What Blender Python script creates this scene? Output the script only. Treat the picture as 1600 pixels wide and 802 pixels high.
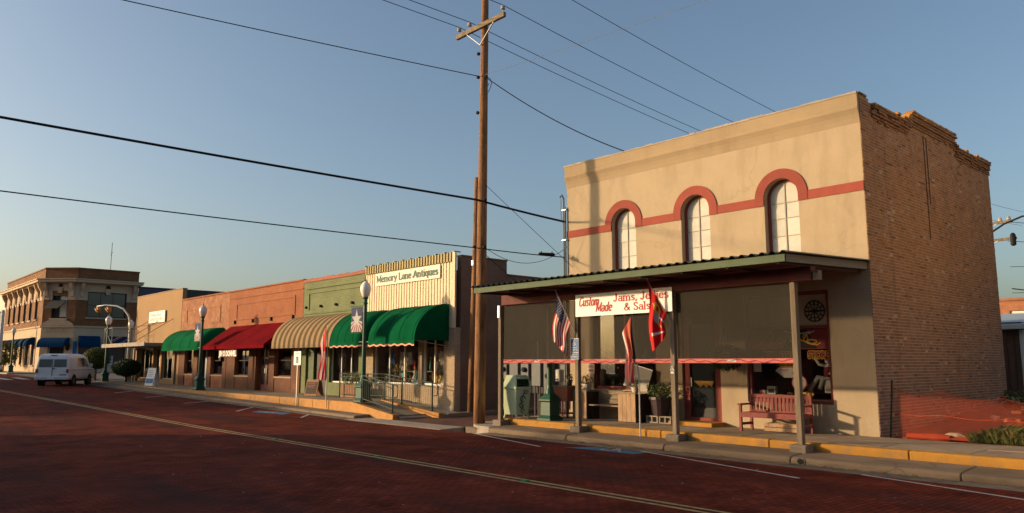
import bpy, bmesh, math, random
from mathutils import Vector, Matrix
R = math.radians
random.seed(7)
scene = bpy.context.scene
for o in list(bpy.data.objects): bpy.data.objects.remove(o)
COL = scene.collection

# ------------------------------------------------------------------ camera, sky, sun, exposure
cam_d = bpy.data.cameras.new('camera'); cam = bpy.data.objects.new('camera', cam_d); COL.objects.link(cam)
cam.location = (0, 0, 1.65)
cam.rotation_euler = (R(90) + math.atan(166 / 1197.), 0, R(47.7))
cam_d.sensor_width = 36; cam_d.lens = 1197 / 1600 * 36; cam_d.clip_end = 6000; cam_d.clip_start = .05
scene.camera = cam
SUN_AZ = R(44); SUN_EL = R(10.3)                 # light travels towards +Y, turned 44 degrees to +X
sd = Vector((math.sin(SUN_AZ) * math.cos(SUN_EL), math.cos(SUN_AZ) * math.cos(SUN_EL), -math.sin(SUN_EL)))
w = bpy.data.worlds.new('World'); scene.world = w; w.use_nodes = True
nt = w.node_tree; bg = nt.nodes['Background']
sky = nt.nodes.new('ShaderNodeTexSky'); sky.sky_type = 'NISHITA'; sky.sun_disc = False
sky.sun_elevation = SUN_EL; sky.sun_rotation = math.atan2(-sd.x, -sd.y)
sky.air_density = 0.95; sky.dust_density = 3.4; sky.ozone_density = 1.6; sky.altitude = 0
nt.links.new(sky.outputs[0], bg.inputs[0]); bg.inputs[1].default_value = 0.15
sl = bpy.data.lights.new('sun', 'SUN'); sun = bpy.data.objects.new('sun', sl); COL.objects.link(sun)
sl.energy = 3.9; sl.angle = R(1.8); sl.color = (1.0, .72, .42)
sun.rotation_euler = sd.to_track_quat('-Z', 'Y').to_euler()
scene.view_settings.view_transform = 'Standard'; scene.view_settings.look = 'None'
scene.view_settings.exposure = 0.45; scene.view_settings.gamma = 1.0
scene.render.engine = 'CYCLES'

# ------------------------------------------------------------------ materials
MT = {}
def nodes_of(name):
    m = bpy.data.materials.new(name); m.use_nodes = True
    n = m.node_tree.nodes; l = m.node_tree.links
    MT[name] = m
    return m, n, l, n['Principled BSDF']
def mixc(n, l, fac, a, b, blend='MIX'):
    x = n.new('ShaderNodeMix'); x.data_type = 'RGBA'; x.blend_type = blend
    for sock, v in ((x.inputs[0], fac), (x.inputs[6], a), (x.inputs[7], b)):
        if hasattr(v, 'links'): l.new(v, sock)
        elif isinstance(v, (int, float)): sock.default_value = v
        else: sock.default_value = (v[0], v[1], v[2], 1)
    return x.outputs[2]
def ramp(n, l, src, a, b):
    x = n.new('ShaderNodeMapRange'); x.inputs[1].default_value = a; x.inputs[2].default_value = b
    l.new(src, x.inputs[0]); return x.outputs[0]
def noise(n, l, vec, scale, detail=5, rough=.6):
    x = n.new('ShaderNodeTexNoise'); x.inputs['Scale'].default_value = scale
    x.inputs['Detail'].default_value = detail; x.inputs['Roughness'].default_value = rough
    l.new(vec, x.inputs['Vector']); return x.outputs[0]
def pos(n, l, sc=(1, 1, 1)):
    g = n.new('ShaderNodeNewGeometry'); mp = n.new('ShaderNodeMapping'); mp.inputs['Scale'].default_value = sc
    l.new(g.outputs['Position'], mp.inputs[0]); return mp.outputs[0]
def bumpit(n, l, p, h, strength, dist=.02):
    b = n.new('ShaderNodeBump'); b.inputs['Strength'].default_value = strength; b.inputs['Distance'].default_value = dist
    l.new(h, b.inputs['Height']); l.new(b.outputs[0], p.inputs['Normal'])
def mat(name, col, rough=.8, var=.14, vs=2.5, bump=.2, bs=60, metal=0, spec=.3, stain=None, samt=.5, sscale=(1, 1, 1), ssc=1.3, grain=None, obr=.12, crack=None):
    m, n, l, p = nodes_of(name)
    v = pos(n, l, grain or (1, 1, 1))
    a = noise(n, l, v, vs)
    dark = [c * (1 - var) for c in col]; lite = [min(.9, c * (1 + var)) for c in col]
    c = mixc(n, l, ramp(n, l, a, .3, .7), dark, lite)
    f = noise(n, l, v, bs, 3)
    c = mixc(n, l, .25, c, mixc(n, l, ramp(n, l, f, .35, .65), [k * .8 for k in col], [min(.9, k * 1.15) for k in col]))
    if obr:
        oi = n.new('ShaderNodeObjectInfo')
        hs = n.new('ShaderNodeHueSaturation'); l.new(c, hs.inputs['Color'])
        mr = n.new('ShaderNodeMapRange'); mr.inputs[3].default_value = 1 - obr; mr.inputs[4].default_value = 1 + obr
        l.new(oi.outputs['Random'], mr.inputs[0]); l.new(mr.outputs[0], hs.inputs['Value']); c = hs.outputs[0]
    if stain:
        s = noise(n, l, pos(n, l, sscale), ssc, 7, .65)
        sm = n.new('ShaderNodeMath'); sm.operation = 'MULTIPLY'; sm.inputs[1].default_value = samt
        l.new(ramp(n, l, s, .5, .72), sm.inputs[0])
        c = mixc(n, l, sm.outputs[0], c, stain)
    if crack:
        dn = n.new('ShaderNodeTexNoise'); dn.inputs['Scale'].default_value = 2.2; dn.inputs['Detail'].default_value = 6; pv = pos(n, l); l.new(pv, dn.inputs['Vector'])
        va = n.new('ShaderNodeVectorMath'); va.operation = 'MULTIPLY_ADD'; va.inputs[1].default_value = (.9, .9, .9); l.new(dn.outputs['Color'], va.inputs[0]); l.new(pv, va.inputs[2])
        vo = n.new('ShaderNodeTexVoronoi'); vo.feature = 'DISTANCE_TO_EDGE'; vo.inputs['Scale'].default_value = crack[0]; l.new(va.outputs[0], vo.inputs['Vector'])
        cm = n.new('ShaderNodeMapRange'); cm.inputs[1].default_value = .004; cm.inputs[2].default_value = .016; cm.inputs[3].default_value = crack[1]; cm.inputs[4].default_value = 0; l.new(vo.outputs['Distance'], cm.inputs[0])
        gate = n.new('ShaderNodeMath'); gate.operation = 'MULTIPLY'; l.new(cm.outputs[0], gate.inputs[0]); l.new(ramp(n, l, noise(n, l, pv, .9, 3), .45, .6), gate.inputs[1])
        c = mixc(n, l, gate.outputs[0], c, [k * .55 for k in col])
    l.new(c, p.inputs['Base Color'])
    p.inputs['Roughness'].default_value = rough; p.inputs['Metallic'].default_value = metal
    p.inputs['Specular IOR Level'].default_value = spec
    if bump: bumpit(n, l, p, f, bump, .01)
    return m
def brickmat(name, c1, c2, mortar, plane='wall', bw=.21, bh=.075, ms=.012, patch=None, pamt=.5, ps=.6, rough=.85, bump=.5, dark=None, damt=.5, dsc=(1, 1, 1), ds=.5, mvar=.5, spec=.25):
    m, n, l, p = nodes_of(name)
    g = n.new('ShaderNodeNewGeometry'); s = n.new('ShaderNodeSeparateXYZ'); l.new(g.outputs['Position'], s.inputs[0])
    cb = n.new('ShaderNodeCombineXYZ')
    if plane == 'wall':
        ad = n.new('ShaderNodeMath'); l.new(s.outputs[0], ad.inputs[0]); l.new(s.outputs[1], ad.inputs[1])
        l.new(ad.outputs[0], cb.inputs[0]); l.new(s.outputs[2], cb.inputs[1])
    else:
        l.new(s.outputs[1], cb.inputs[0]); l.new(s.outputs[0], cb.inputs[1])
    b = n.new('ShaderNodeTexBrick'); l.new(cb.outputs[0], b.inputs['Vector'])
    b.inputs['Scale'].default_value = 1; b.inputs['Brick Width'].default_value = bw; b.inputs['Row Height'].default_value = bh
    b.inputs['Mortar Size'].default_value = ms; b.inputs['Mortar Smooth'].default_value = .3; b.inputs['Bias'].default_value = 0
    b.inputs['Color1'].default_value = (*c1, 1); b.inputs['Color2'].default_value = (*c2, 1); b.inputs['Mortar'].default_value = (*mortar, 1)
    c = b.outputs[0]
    v = pos(n, l)
    vn = noise(n, l, v, 1.1, 8)
    hs = n.new('ShaderNodeHueSaturation'); l.new(c, hs.inputs['Color'])
    mr = n.new('ShaderNodeMapRange'); mr.inputs[1].default_value = .25; mr.inputs[2].default_value = .75
    mr.inputs[3].default_value = 1 - mvar; mr.inputs[4].default_value = 1 + mvar
    l.new(vn, mr.inputs[0]); l.new(mr.outputs[0], hs.inputs['Value']); c = hs.outputs[0]
    if patch:
        pn = noise(n, l, pos(n, l), ps, 9, .7); mm = n.new('ShaderNodeMath'); mm.operation = 'MULTIPLY'; mm.inputs[1].default_value = pamt
        l.new(ramp(n, l, pn, .48, .62), mm.inputs[0]); c = mixc(n, l, mm.outputs[0], c, patch)
    if dark:
        pn = noise(n, l, pos(n, l, dsc), ds, 8, .65); mm = n.new('ShaderNodeMath'); mm.operation = 'MULTIPLY'; mm.inputs[1].default_value = damt
        l.new(ramp(n, l, pn, .45, .65), mm.inputs[0]); c = mixc(n, l, mm.outputs[0], c, dark)
    fn = noise(n, l, v, 45, 3)
    c = mixc(n, l, .3, c, mixc(n, l, fn, (0, 0, 0), c, 'MIX'))
    l.new(c, p.inputs['Base Color']); p.inputs['Roughness'].default_value = rough; p.inputs['Specular IOR Level'].default_value = spec
    h = mixc(n, l, .35, b.outputs['Fac'], fn)
    inv = n.new('ShaderNodeMath'); inv.operation = 'SUBTRACT'; inv.inputs[0].default_value = 1; l.new(h, inv.inputs[1])
    bumpit(n, l, p, inv.outputs[0], bump, .012)
    return m
def glassmat(name, tint=(.55, .6, .6), gl=.12):
    m, n, l, p = nodes_of(name); n.remove(p)
    t = n.new('ShaderNodeBsdfTransparent'); t.inputs[0].default_value = (*tint, 1)
    g = n.new('ShaderNodeBsdfGlossy'); g.inputs['Roughness'].default_value = .03; g.inputs[0].default_value = (.9, .9, .9, 1)
    lw = n.new('ShaderNodeLayerWeight'); lw.inputs[0].default_value = .3
    mr = n.new('ShaderNodeMapRange'); mr.inputs[3].default_value = gl; mr.inputs[4].default_value = .45; l.new(lw.outputs['Facing'], mr.inputs[0])
    x = n.new('ShaderNodeMixShader'); l.new(mr.outputs[0], x.inputs[0]); l.new(t.outputs[0], x.inputs[1]); l.new(g.outputs[0], x.inputs[2])
    l.new(x.outputs[0], n['Material Output'].inputs[0]); return m
def meshmat(name, col, opac):
    m, n, l, p = nodes_of(name)
    v = pos(n, l); a = noise(n, l, pos(n, l, (1, 1, .25)), 1.2, 5)
    c = mixc(n, l, ramp(n, l, a, .3, .7), [k * .85 for k in col], [k * 1.12 for k in col])
    l.new(c, p.inputs['Base Color']); p.inputs['Roughness'].default_value = .9; p.inputs['Specular IOR Level'].default_value = .1
    t = n.new('ShaderNodeBsdfTransparent'); x = n.new('ShaderNodeMixShader'); x.inputs[0].default_value = opac
    l.new(t.outputs[0], x.inputs[1]); l.new(p.outputs[0], x.inputs[2]); l.new(x.outputs[0], n['Material Output'].inputs[0]); return m
def attrmat(name, rough=.9, mult=1.0, stain=True):
    m, n, l, p = nodes_of(name)
    a = n.new('ShaderNodeAttribute'); a.attribute_name = 'col'
    c = a.outputs['Color']
    f = noise(n, l, pos(n, l), 38, 4)
    c = mixc(n, l, .3, c, mixc(n, l, f, (0, 0, 0), c))
    if stain:
        s = noise(n, l, pos(n, l, (1, 1.6, .14)), 1.7, 8, .7); mm = n.new('ShaderNodeMath'); mm.operation = 'MULTIPLY'; mm.inputs[1].default_value = .6
        l.new(ramp(n, l, s, .56, .7), mm.inputs[0]); c = mixc(n, l, mm.outputs[0], c, (.16, .09, .05))
        s2 = noise(n, l, pos(n, l), .75, 8, .7); mm = n.new('ShaderNodeMath'); mm.operation = 'MULTIPLY'; mm.inputs[1].default_value = .3
        l.new(ramp(n, l, s2, .56, .7), mm.inputs[0]); c = mixc(n, l, mm.outputs[0], c, (.44, .34, .27))
    l.new(c, p.inputs['Base Color']); p.inputs['Roughness'].default_value = rough; p.inputs['Specular IOR Level'].default_value = .2
    bumpit(n, l, p, f, .5, .012); return m
def emit(name, col, s):
    m, n, l, p = nodes_of(name); p.inputs['Base Color'].default_value = (*col, 1)
    p.inputs['Emission Color'].default_value = (*col, 1); p.inputs['Emission Strength'].default_value = s; return m
def leafmat(name, col):
    m, n, l, p = nodes_of(name)
    a = noise(n, l, pos(n, l), 9, 3)
    c = mixc(n, l, ramp(n, l, a, .3, .7), [k * .55 for k in col], [k * 1.5 for k in col])
    l.new(c, p.inputs['Base Color']); p.inputs['Roughness'].default_value = .6; p.inputs['Specular IOR Level'].default_value = .25
    t = n.new('ShaderNodeBsdfTranslucent'); l.new(c, t.inputs[0]); x = n.new('ShaderNodeMixShader'); x.inputs[0].default_value = .25
    l.new(p.outputs[0], x.inputs[1]); l.new(t.outputs[0], x.inputs[2]); l.new(x.outputs[0], n['Material Output'].inputs[0]); return m

mat('stucco', (.42, .325, .215), .9, .08, 1.2, .35, 45, stain=(.27, .20, .125), samt=.55, sscale=(1.3, 1, .3), ssc=1.5, crack=(.55, .28))
mat('stucco_dk', (.33, .245, .15), .9, .1, 1.2, .35, 45, stain=(.23, .16, .095), samt=.5, sscale=(1, 1, .3), ssc=1.1)
mat('red_trim', (.22, .05, .04), .75, .15, 4, .2)
mat('red_band', (.27, .06, .042), .85, .12, 3, .3, 45)
mat('window_white', (.50, .48, .425), .6, .1, 2.2, .02, 6, spec=.25)
mat('muntin', (.33, .29, .22), .6)
mat('green_trim', (.085, .12, .065), .7, .15, 3, .2, stain=(.07, .08, .05), samt=.5)
mat('roof_metal', (.12, .13, .10), .5, .25, 3, .2, metal=.5)
mat('grey_trim', (.16, .15, .13), .7)
mat('dark_wood', (.055, .035, .025), .8, .25, 6, .3)
mat('maroon_wood', (.13, .035, .03), .75, .2, 5, .3)
mat('post_wood', (.19, .145, .10), .85, .35, 5, .6, 40, grain=(1, 1, .08), stain=(.07, .055, .04), samt=.7, sscale=(4, 4, .5), ssc=2)
mat('pole_wood', (.25, .13, .065), .9, .4, 9, 1.0, 30, grain=(2, 2, .12), spec=.1, stain=(.035, .02, .014), samt=.85, sscale=(5, 5, .6), ssc=2.2)
mat('plank', (.36, .235, .14), .85, .25, 6, .4, 30, grain=(1, 1, .12), stain=(.1, .06, .035), samt=.6, sscale=(3, 3, 1), ssc=2)
mat('grey_plank', (.25, .195, .135), .85, .3, 6, .4, 30, grain=(.15, 1, 1), stain=(.09, .065, .045), samt=.5)
mat('apron', (.215, .152, .098), .9, .2, 1.2, .5, 70, stain=(.085, .062, .042), samt=.85, ssc=1.3, sscale=(.5, 2, 3), crack=(.5, .7))
mat('concrete', (.30, .225, .155), .9, .16, 1.5, .4, 70, stain=(.16, .115, .08), samt=.7, ssc=1.6)
mat('concrete_lt', (.34, .285, .23), .9, .15, 1.5, .4, 70, stain=(.16, .12, .09), samt=.6, ssc=2.0)
mat('concrete_dk', (.19, .15, .11), .9, .25, 3, .4, 70, stain=(.055, .045, .035), samt=.8, ssc=2.2)
mat('yellow_paint', (.38, .18, .026), .8, .15, 3, .4, 50, stain=(.20, .14, .085), samt=.8, ssc=4.5, obr=.06)
mat('orange_paint', (.46, .22, .055), .75, .12, 3, .3, 50, stain=(.22, .14, .085), samt=.7, ssc=4, obr=.06)
mat('line_yellow', (.40, .275, .115), .8, .2, 4, .3, stain=(.10, .04, .035), samt=.75, ssc=6, obr=0)
mat('line_white', (.52, .47, .43), .8, .2, 4, .3, stain=(.16, .06, .05), samt=.6, ssc=6, obr=0)
mat('blue_paint', (.055, .17, .27), .8, .25, 4, .3, stain=(.13, .055, .045), samt=.7, ssc=5, obr=0)
mat('green_reflector', (.05, .30, .10), .5)
brickmat('road_brick', (.235, .045, .024), (.15, .030, .018), (.062, .022, .015), 'floor', .22, .105, .010, patch=(.19, .04, .02), pamt=.6, ps=.45, dark=(.055, .030, .028), damt=.75, dsc=(.22, 1.1, 1), ds=.7, mvar=.6, bump=.9, rough=.9, spec=.03)
brickmat('alley_brick', (.18, .07, .05), (.13, .05, .037), (.08, .05, .04), 'floor', .22, .105, .010, dark=(.09, .05, .04), damt=.5, mvar=.4, bump=.7)
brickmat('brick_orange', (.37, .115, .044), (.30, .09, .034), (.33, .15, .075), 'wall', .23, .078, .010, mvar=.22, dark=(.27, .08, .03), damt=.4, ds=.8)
brickmat('brick_patchy', (.36, .12, .055), (.30, .095, .042), (.36, .19, .11), 'wall', .23, .078, .012, patch=(.46, .24, .12), pamt=.75, ps=2.2, mvar=.25)
brickmat('brick_green', (.195, .225, .11), (.18, .21, .10), (.15, .175, .085), 'wall', .23, .078, .010, patch=(.25, .26, .14), pamt=.4, ps=2, mvar=.18, bump=.6)
brickmat('brick_cream', (.48, .36, .24), (.43, .32, .21), (.38, .28, .185), 'wall', .23, .078, .010, mvar=.15, bump=.5)
brickmat('brick_bank', (.25, .10, .036), (.20, .078, .03), (.21, .115, .055), 'wall', .23, .078, .010, mvar=.3)
brickmat('brick_far', (.40, .15, .075), (.33, .12, .06), (.30, .17, .10), 'wall', .23, .078, .010, mvar=.3)
brickmat('brick_alley', (.24, .165, .125), (.21, .145, .11), (.21, .15, .115), 'wall', .23, .078, .010, mvar=.25, dark=(.17, .12, .09), damt=.4, dsc=(1, 1, .3))
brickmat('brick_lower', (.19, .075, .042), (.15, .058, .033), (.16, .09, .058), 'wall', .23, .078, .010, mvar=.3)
attrmat('brick_side'); mat('cream_paint', (.72, .64, .52), .85, .08, 1, .2, 50, stain=(.55, .46, .35), samt=.4)
mat('mortar', (.40, .275, .19), .95, .25, 2, .5, 40, stain=(.30, .20, .12), samt=.6)
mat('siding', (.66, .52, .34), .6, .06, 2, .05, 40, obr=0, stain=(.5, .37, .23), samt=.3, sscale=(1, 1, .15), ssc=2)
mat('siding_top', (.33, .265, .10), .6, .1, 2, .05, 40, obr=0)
mat('sign_white', (.74, .68, .56), .6, .04, 2, .05)
mat('sign_white2', (.80, .79, .76), .6, .05, 2, .05)
mat('letter_green', (.035, .10, .055), .6)
mat('letter_red', (.40, .028, .03), .6)
mat('awn_green', (.002, .085, .032), 1.0, .3, 1.1, .15, 120, spec=.04)
mat('awn_green_lt', (.003, .10, .036), 1.0, .3, 1.1, .15, 120, spec=.04)
mat('awn_red', (.15, .003, .007), 1.0, .3, 1.1, .15, 120, spec=.04)
mat('awn_stripe_a', (.30, .205, .115), .9, spec=.05); mat('awn_stripe_b', (.11, .08, .042), .9, spec=.05)
mat('parapet_red', (.36, .13, .085), .9, .2, 4, .4, 40); mat('pink_trim', (.62, .29, .19), .8)
mat('blue_awn', (.003, .03, .08), .9, .15, 2, .1, 200, spec=.05)
mat('lamp_green', (.010, .065, .036), .45, .15, 4, .015, 30, spec=.35)
mat('rail_green', (.016, .040, .026), .45, .15, 4, .015, 30, spec=.4)
mat('globe', (.78, .72, .64), .25, .1, 2, 0, spec=.5)
mat('black', (.008, .007, .006), .7); mat('wire_black', (.012, .010, .009), .7)
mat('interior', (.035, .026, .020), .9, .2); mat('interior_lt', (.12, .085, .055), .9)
mat('door_dark', (.022, .018, .015), .5)
glassmat('glass', (.93, .94, .93), .035); glassmat('glass_dark', (.5, .53, .55), .08)
mat('glass_solid', (.02, .024, .027), .08, .1, 1, 0, spec=.7)
meshmat('screen', (.040, .035, .028), .78)
mat('bar_pink', (.52, .135, .125), .8, .12, 5, .2, stain=(.3, .06, .06), samt=.5, ssc=8)
mat('bench_pink', (.20, .05, .045), .7, .18, 6, .3)
mat('trash_green', (.48, .56, .36), .55, .1, 3, .1, stain=(.34, .40, .24), samt=.4, ssc=3)
mat('trash_dark', (.05, .10, .07), .6)
mat('salmon', (.34, .115, .065), .8); mat('white_paint', (.72, .70, .64), .6, .08, 3, .1)
mat('cooler', (.62, .60, .56), .4); mat('board_grey', (.42, .38, .33), .7, .12, 3, .1)
mat('pot_purple', (.035, .018, .022), .4, spec=.5); mat('terracotta', (.30, .12, .06), .8); mat('pot_white', (.58, .52, .44), .6)
mat('cinder', (.26, .22, .175), .95, .2, 5, .5)
mat('meter_grey', (.10, .105, .11), .6, .12, 3, .1); mat('steel', (.35, .34, .33), .45, .1, 3, .05, metal=.8)
mat('flag_red', (.52, .02, .025), .8, .08); mat('flag_white', (.72, .66, .58), .8, .06); mat('flag_blue', (.02, .03, .10), .8)
mat('flag_red2', (.58, .012, .014), .8, .08); mat('flag_faded', (.50, .10, .06), .8, .1); mat('gold', (.62, .38, .06), .7); mat('emblem_grey', (.42, .38, .34), .8)
mat('sign_blue', (.012, .11, .30), .5, .08); mat('navy', (.03, .04, .10), .8); mat('banner_white', (.40, .38, .38), .8); mat('banner_red', (.22, .03, .04), .8)
mat('aluminium', (.40, .385, .36), .5, .1, 3, .05, metal=.5)
mat('van_paint', (.62, .60, .58), .35, .05, 2, 0, spec=.5, stain=(.34, .31, .28), samt=.3); mat('tyre', (.012, .012, .012), .85); mat('tail_red', (.30, .012, .012), .3, spec=.6)
mat('van_trim', (.04, .038, .036), .6); mat('hubcap', (.30, .29, .28), .4, metal=.5)
mat('cream_stone', (.46, .335, .22), .85, .1, 1.5, .25, 50, stain=(.42, .31, .22), samt=.4)
mat('purple_wall', (.085, .075, .105), .9, .1, 1, .2); mat('tan_wall', (.31, .185, .085), .85, .07, 1, .15, 60, stain=(.28, .17, .08), samt=.45, sscale=(1, 1, .12), ssc=1.6)
mat('pale_wall', (.62, .60, .52), .85); mat('grey_wall', (.07, .064, .058), .9)
mat('canopy_grey', (.23, .20, .17), .7); mat('signal_orange', (.40, .14, .015), .5); mat('mast_white', (.60, .58, .54), .45)
mat('shed_brown', (.075, .05, .042), .8, .2, 3, .1); mat('eave_blue', (.42, .48, .52), .6)
mat('dirt', (.17, .085, .048), .95, .3, 2, .6, 25, stain=(.09, .06, .035), samt=.6, ssc=1.5)
mat('fence_orange', (.40, .06, .022), .7, .15, 6, .1); mat('rock', (.42, .29, .20), .9, .2, 8, .5)
mat('ground', (.13, .10, .075), .95, .3, .3, .3, 10); mat('asphalt', (.105, .09, .08), .9, .2, .8, .3, 60)
mat('purple_dk', (.07, .05, .09), .8); mat('wood_door', (.15, .035, .028), .6); mat('door_white', (.42, .43, .42), .6)
mat('cloth_white', (.68, .62, .55), .9); mat('skin_cloth', (.50, .33, .20), .9); mat('vest_red', (.20, .03, .03), .9); mat('curtain', (.085, .075, .068), .9)
mat('display_red', (.16, .012, .014), .6); mat('ochre', (.42, .22, .03), .7); mat('paper', (.52, .47, .40), .8); mat('paper_grey', (.33, .33, .33), .8)
mat('teal', (.03, .30, .28), .5); mat('brownitem', (.26, .13, .06), .7); mat('rust', (.30, .13, .03), .9); mat('opp_wall', (.20, .13, .09), .9); mat('grass_dry', (.26, .21, .09), .95)
leafmat('leaf', (.055, .085, .022)); leafmat('leaf_dk', (.030, .052, .016)); leafmat('leaf_lt', (.12, .13, .045)); leafmat('leaf_straw', (.22, .17, .06)); leafmat('leaf_olive', (.075, .085, .018)); leafmat('leaf_red', (.20, .03, .02))

# ------------------------------------------------------------------ mesh builder
class MB:
    def __init__(s): s.v = []; s.f = []; s.mi = []; s.M = None; s.cols = None
    def P(s, p):
        p = Vector(p)
        if s.M is not None: p = s.M @ p
        s.v.append(p); return len(s.v) - 1
    def face(s, pts, mi=0):
        s.f.append([s.P(p) for p in pts]); s.mi.append(mi)
    def box(s, x0, x1, y0, y1, z0, z1, mi=0, skip=''):
        i = [s.P(p) for p in ((x0, y0, z0), (x1, y0, z0), (x1, y1, z0), (x0, y1, z0), (x0, y0, z1), (x1, y0, z1), (x1, y1, z1), (x0, y1, z1))]
        for k, q in (('b', (0, 3, 2, 1)), ('t', (4, 5, 6, 7)), ('f', (0, 1, 5, 4)), ('r', (1, 2, 6, 5)), ('k', (2, 3, 7, 6)), ('l', (3, 0, 4, 7))):
            if k not in skip: s.f.append([i[j] for j in q]); s.mi.append(mi)
        return s
    def bar(s, a, b, w, h=None, mi=0):
        a = Vector(a); b = Vector(b); h = h or w; d = (b - a).normalized()
        up = Vector((0, 0, 1)) if abs(d.z) < .95 else Vector((0, 1, 0))
        x = d.cross(up).normalized() * w / 2; y = x.cross(d).normalized() * h / 2
        i = [s.P(p) for p in (a - x - y, a + x - y, a + x + y, a - x + y, b - x - y, b + x - y, b + x + y, b - x + y)]
        for q in ((0, 1, 2, 3), (7, 6, 5, 4), (0, 4, 5, 1), (1, 5, 6, 2), (2, 6, 7, 3), (3, 7, 4, 0)):
            s.f.append([i[j] for j in q]); s.mi.append(mi)
        return s
    def tube(s, pts, r, n=8, mi=0, cap=True):
        pts = [Vector(p) for p in pts]; rs = r if isinstance(r, (list, tuple)) else [r] * len(pts)
        rings = []; prev = None
        for k, p in enumerate(pts):
            d = (pts[min(k + 1, len(pts) - 1)] - pts[max(k - 1, 0)]).normalized()
            if prev is None:
                u = d.cross(Vector((0, 0, 1)) if abs(d.z) < .9 else Vector((1, 0, 0))).normalized()
            else: u = (prev - d * prev.dot(d)).normalized()
            prev = u; v = d.cross(u)
            rings.append([s.P(p + (u * math.cos(t) + v * math.sin(t)) * rs[k]) for t in [2 * math.pi * j / n for j in range(n)]])
        for a, b in zip(rings, rings[1:]):
            for j in range(n): s.f.append([a[j], a[(j + 1) % n], b[(j + 1) % n], b[j]]); s.mi.append(mi)
        if cap:
            s.f.append(rings[0][::-1]); s.mi.append(mi); s.f.append(rings[-1]); s.mi.append(mi)
        return s
    def lathe(s, prof, c=(0, 0, 0), n=12, mi=0, sx=1, sy=1, rot=0):
        rings = []
        for r, z in prof:
            rings.append([s.P((c[0] + sx * r * math.cos(rot + 2 * math.pi * j / n), c[1] + sy * r * math.sin(rot + 2 * math.pi * j / n), c[2] + z)) for j in range(n)])
        for a, b in zip(rings, rings[1:]):
            for j in range(n): s.f.append([a[j], a[(j + 1) % n], b[(j + 1) % n], b[j]]); s.mi.append(mi)
        s.f.append(rings[0][::-1]); s.mi.append(mi); s.f.append(rings[-1]); s.mi.append(mi)
        return s
    def prism(s, poly, y0, y1, mi=0):            # polygon in x,z pulled along y
        a = [s.P((x, y0, z)) for x, z in poly]; b = [s.P((x, y1, z)) for x, z in poly]; n = len(poly)
        s.f.append(a); s.mi.append(mi); s.f.append(b[::-1]); s.mi.append(mi)
        for j in range(n): s.f.append([a[j], b[j], b[(j + 1) % n], a[(j + 1) % n]]); s.mi.append(mi)
        return s
    def extr(s, prof, x0, x1, mi=0):             # polygon in y,z pulled along x
        a = [s.P((x0, y, z)) for y, z in prof]; b = [s.P((x1, y, z)) for y, z in prof]; n = len(prof)
        s.f.append(a); s.mi.append(mi); s.f.append(b[::-1]); s.mi.append(mi)
        for j in range(n): s.f.append([a[j], b[j], b[(j + 1) % n], a[(j + 1) % n]]); s.mi.append(mi)
        return s
    def wall(s, x0, x1, z0, z1, holes, y0, y1, mi=0):
        xs = sorted({x0, x1, *[h[0] for h in holes], *[h[1] for h in holes]}); zs = sorted({z0, z1, *[h[2] for h in holes], *[h[3] for h in holes]})
        def solid(i, j):
            if i < 0 or j < 0 or i >= len(xs) - 1 or j >= len(zs) - 1: return False
            cx = (xs[i] + xs[i + 1]) / 2; cz = (zs[j] + zs[j + 1]) / 2
            return not any(h[0] < cx < h[1] and h[2] < cz < h[3] for h in holes)
        for i in range(len(xs) - 1):
            for j in range(len(zs) - 1):
                if not solid(i, j): continue
                a, b, c, d = xs[i], xs[i + 1], zs[j], zs[j + 1]
                s.face(((a, y0, c), (b, y0, c), (b, y0, d), (a, y0, d)), mi); s.face(((b, y1, c), (a, y1, c), (a, y1, d), (b, y1, d)), mi)
                if not solid(i - 1, j): s.face(((a, y1, c), (a, y0, c), (a, y0, d), (a, y1, d)), mi)
                if not solid(i + 1, j): s.face(((b, y0, c), (b, y1, c), (b, y1, d), (b, y0, d)), mi)
                if not solid(i, j - 1): s.face(((a, y1, c), (b, y1, c), (b, y0, c), (a, y0, c)), mi)
                if not solid(i, j + 1): s.face(((a, y0, d), (b, y0, d), (b, y1, d), (a, y1, d)), mi)
        return s
    def ribbon(s, pts, wd, y, mi=0, thick=0, pen=None):     # flat stroke in the x,z plane at depth y
        pts = [Vector((p[0], p[1])) for p in pts]; L = []; Rr = []
        for k, p in enumerate(pts):
            d = (pts[min(k + 1, len(pts) - 1)] - pts[max(k - 1, 0)])
            if d.length < 1e-9: d = Vector((1, 0))
            d.normalize(); nrm = Vector((-d.y, d.x))
            ww = wd if pen is None else wd * (pen + (1 - pen) * abs(d.y))
            L.append(p + nrm * ww / 2); Rr.append(p - nrm * ww / 2)
        for k in range(len(pts) - 1):
            s.face(((Rr[k].x, y, Rr[k].y), (Rr[k + 1].x, y, Rr[k + 1].y), (L[k + 1].x, y, L[k + 1].y), (L[k].x, y, L[k].y)), mi)
        return s
    def leaves(s, c, rad, n, size, shell=.35, up=.3, mi=0, flat=None):
        c = Vector(c)
        for _ in range(n):
            while True:
                d = Vector((random.uniform(-1, 1), random.uniform(-1, 1), random.uniform(-1, 1)))
                if .02 < d.length <= 1: break
            d = d.normalized() * (1 - shell * random.random() ** 1.5)
            p = c + Vector((d.x * rad[0], d.y * rad[1], d.z * rad[2]))
            nrm = (d + Vector((random.gauss(0, .6), random.gauss(0, .6), random.gauss(0, .6) + up))).normalized()
            u = nrm.cross(Vector((random.random() - .5, random.random() - .5, random.random() - .5))).normalized()
            v = nrm.cross(u); sz = size * random.uniform(.6, 1.3)
            s.face((p - u * sz * .5, p + v * sz * .28, p + u * sz * .5, p - v * sz * .28), mi)
        return s
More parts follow.
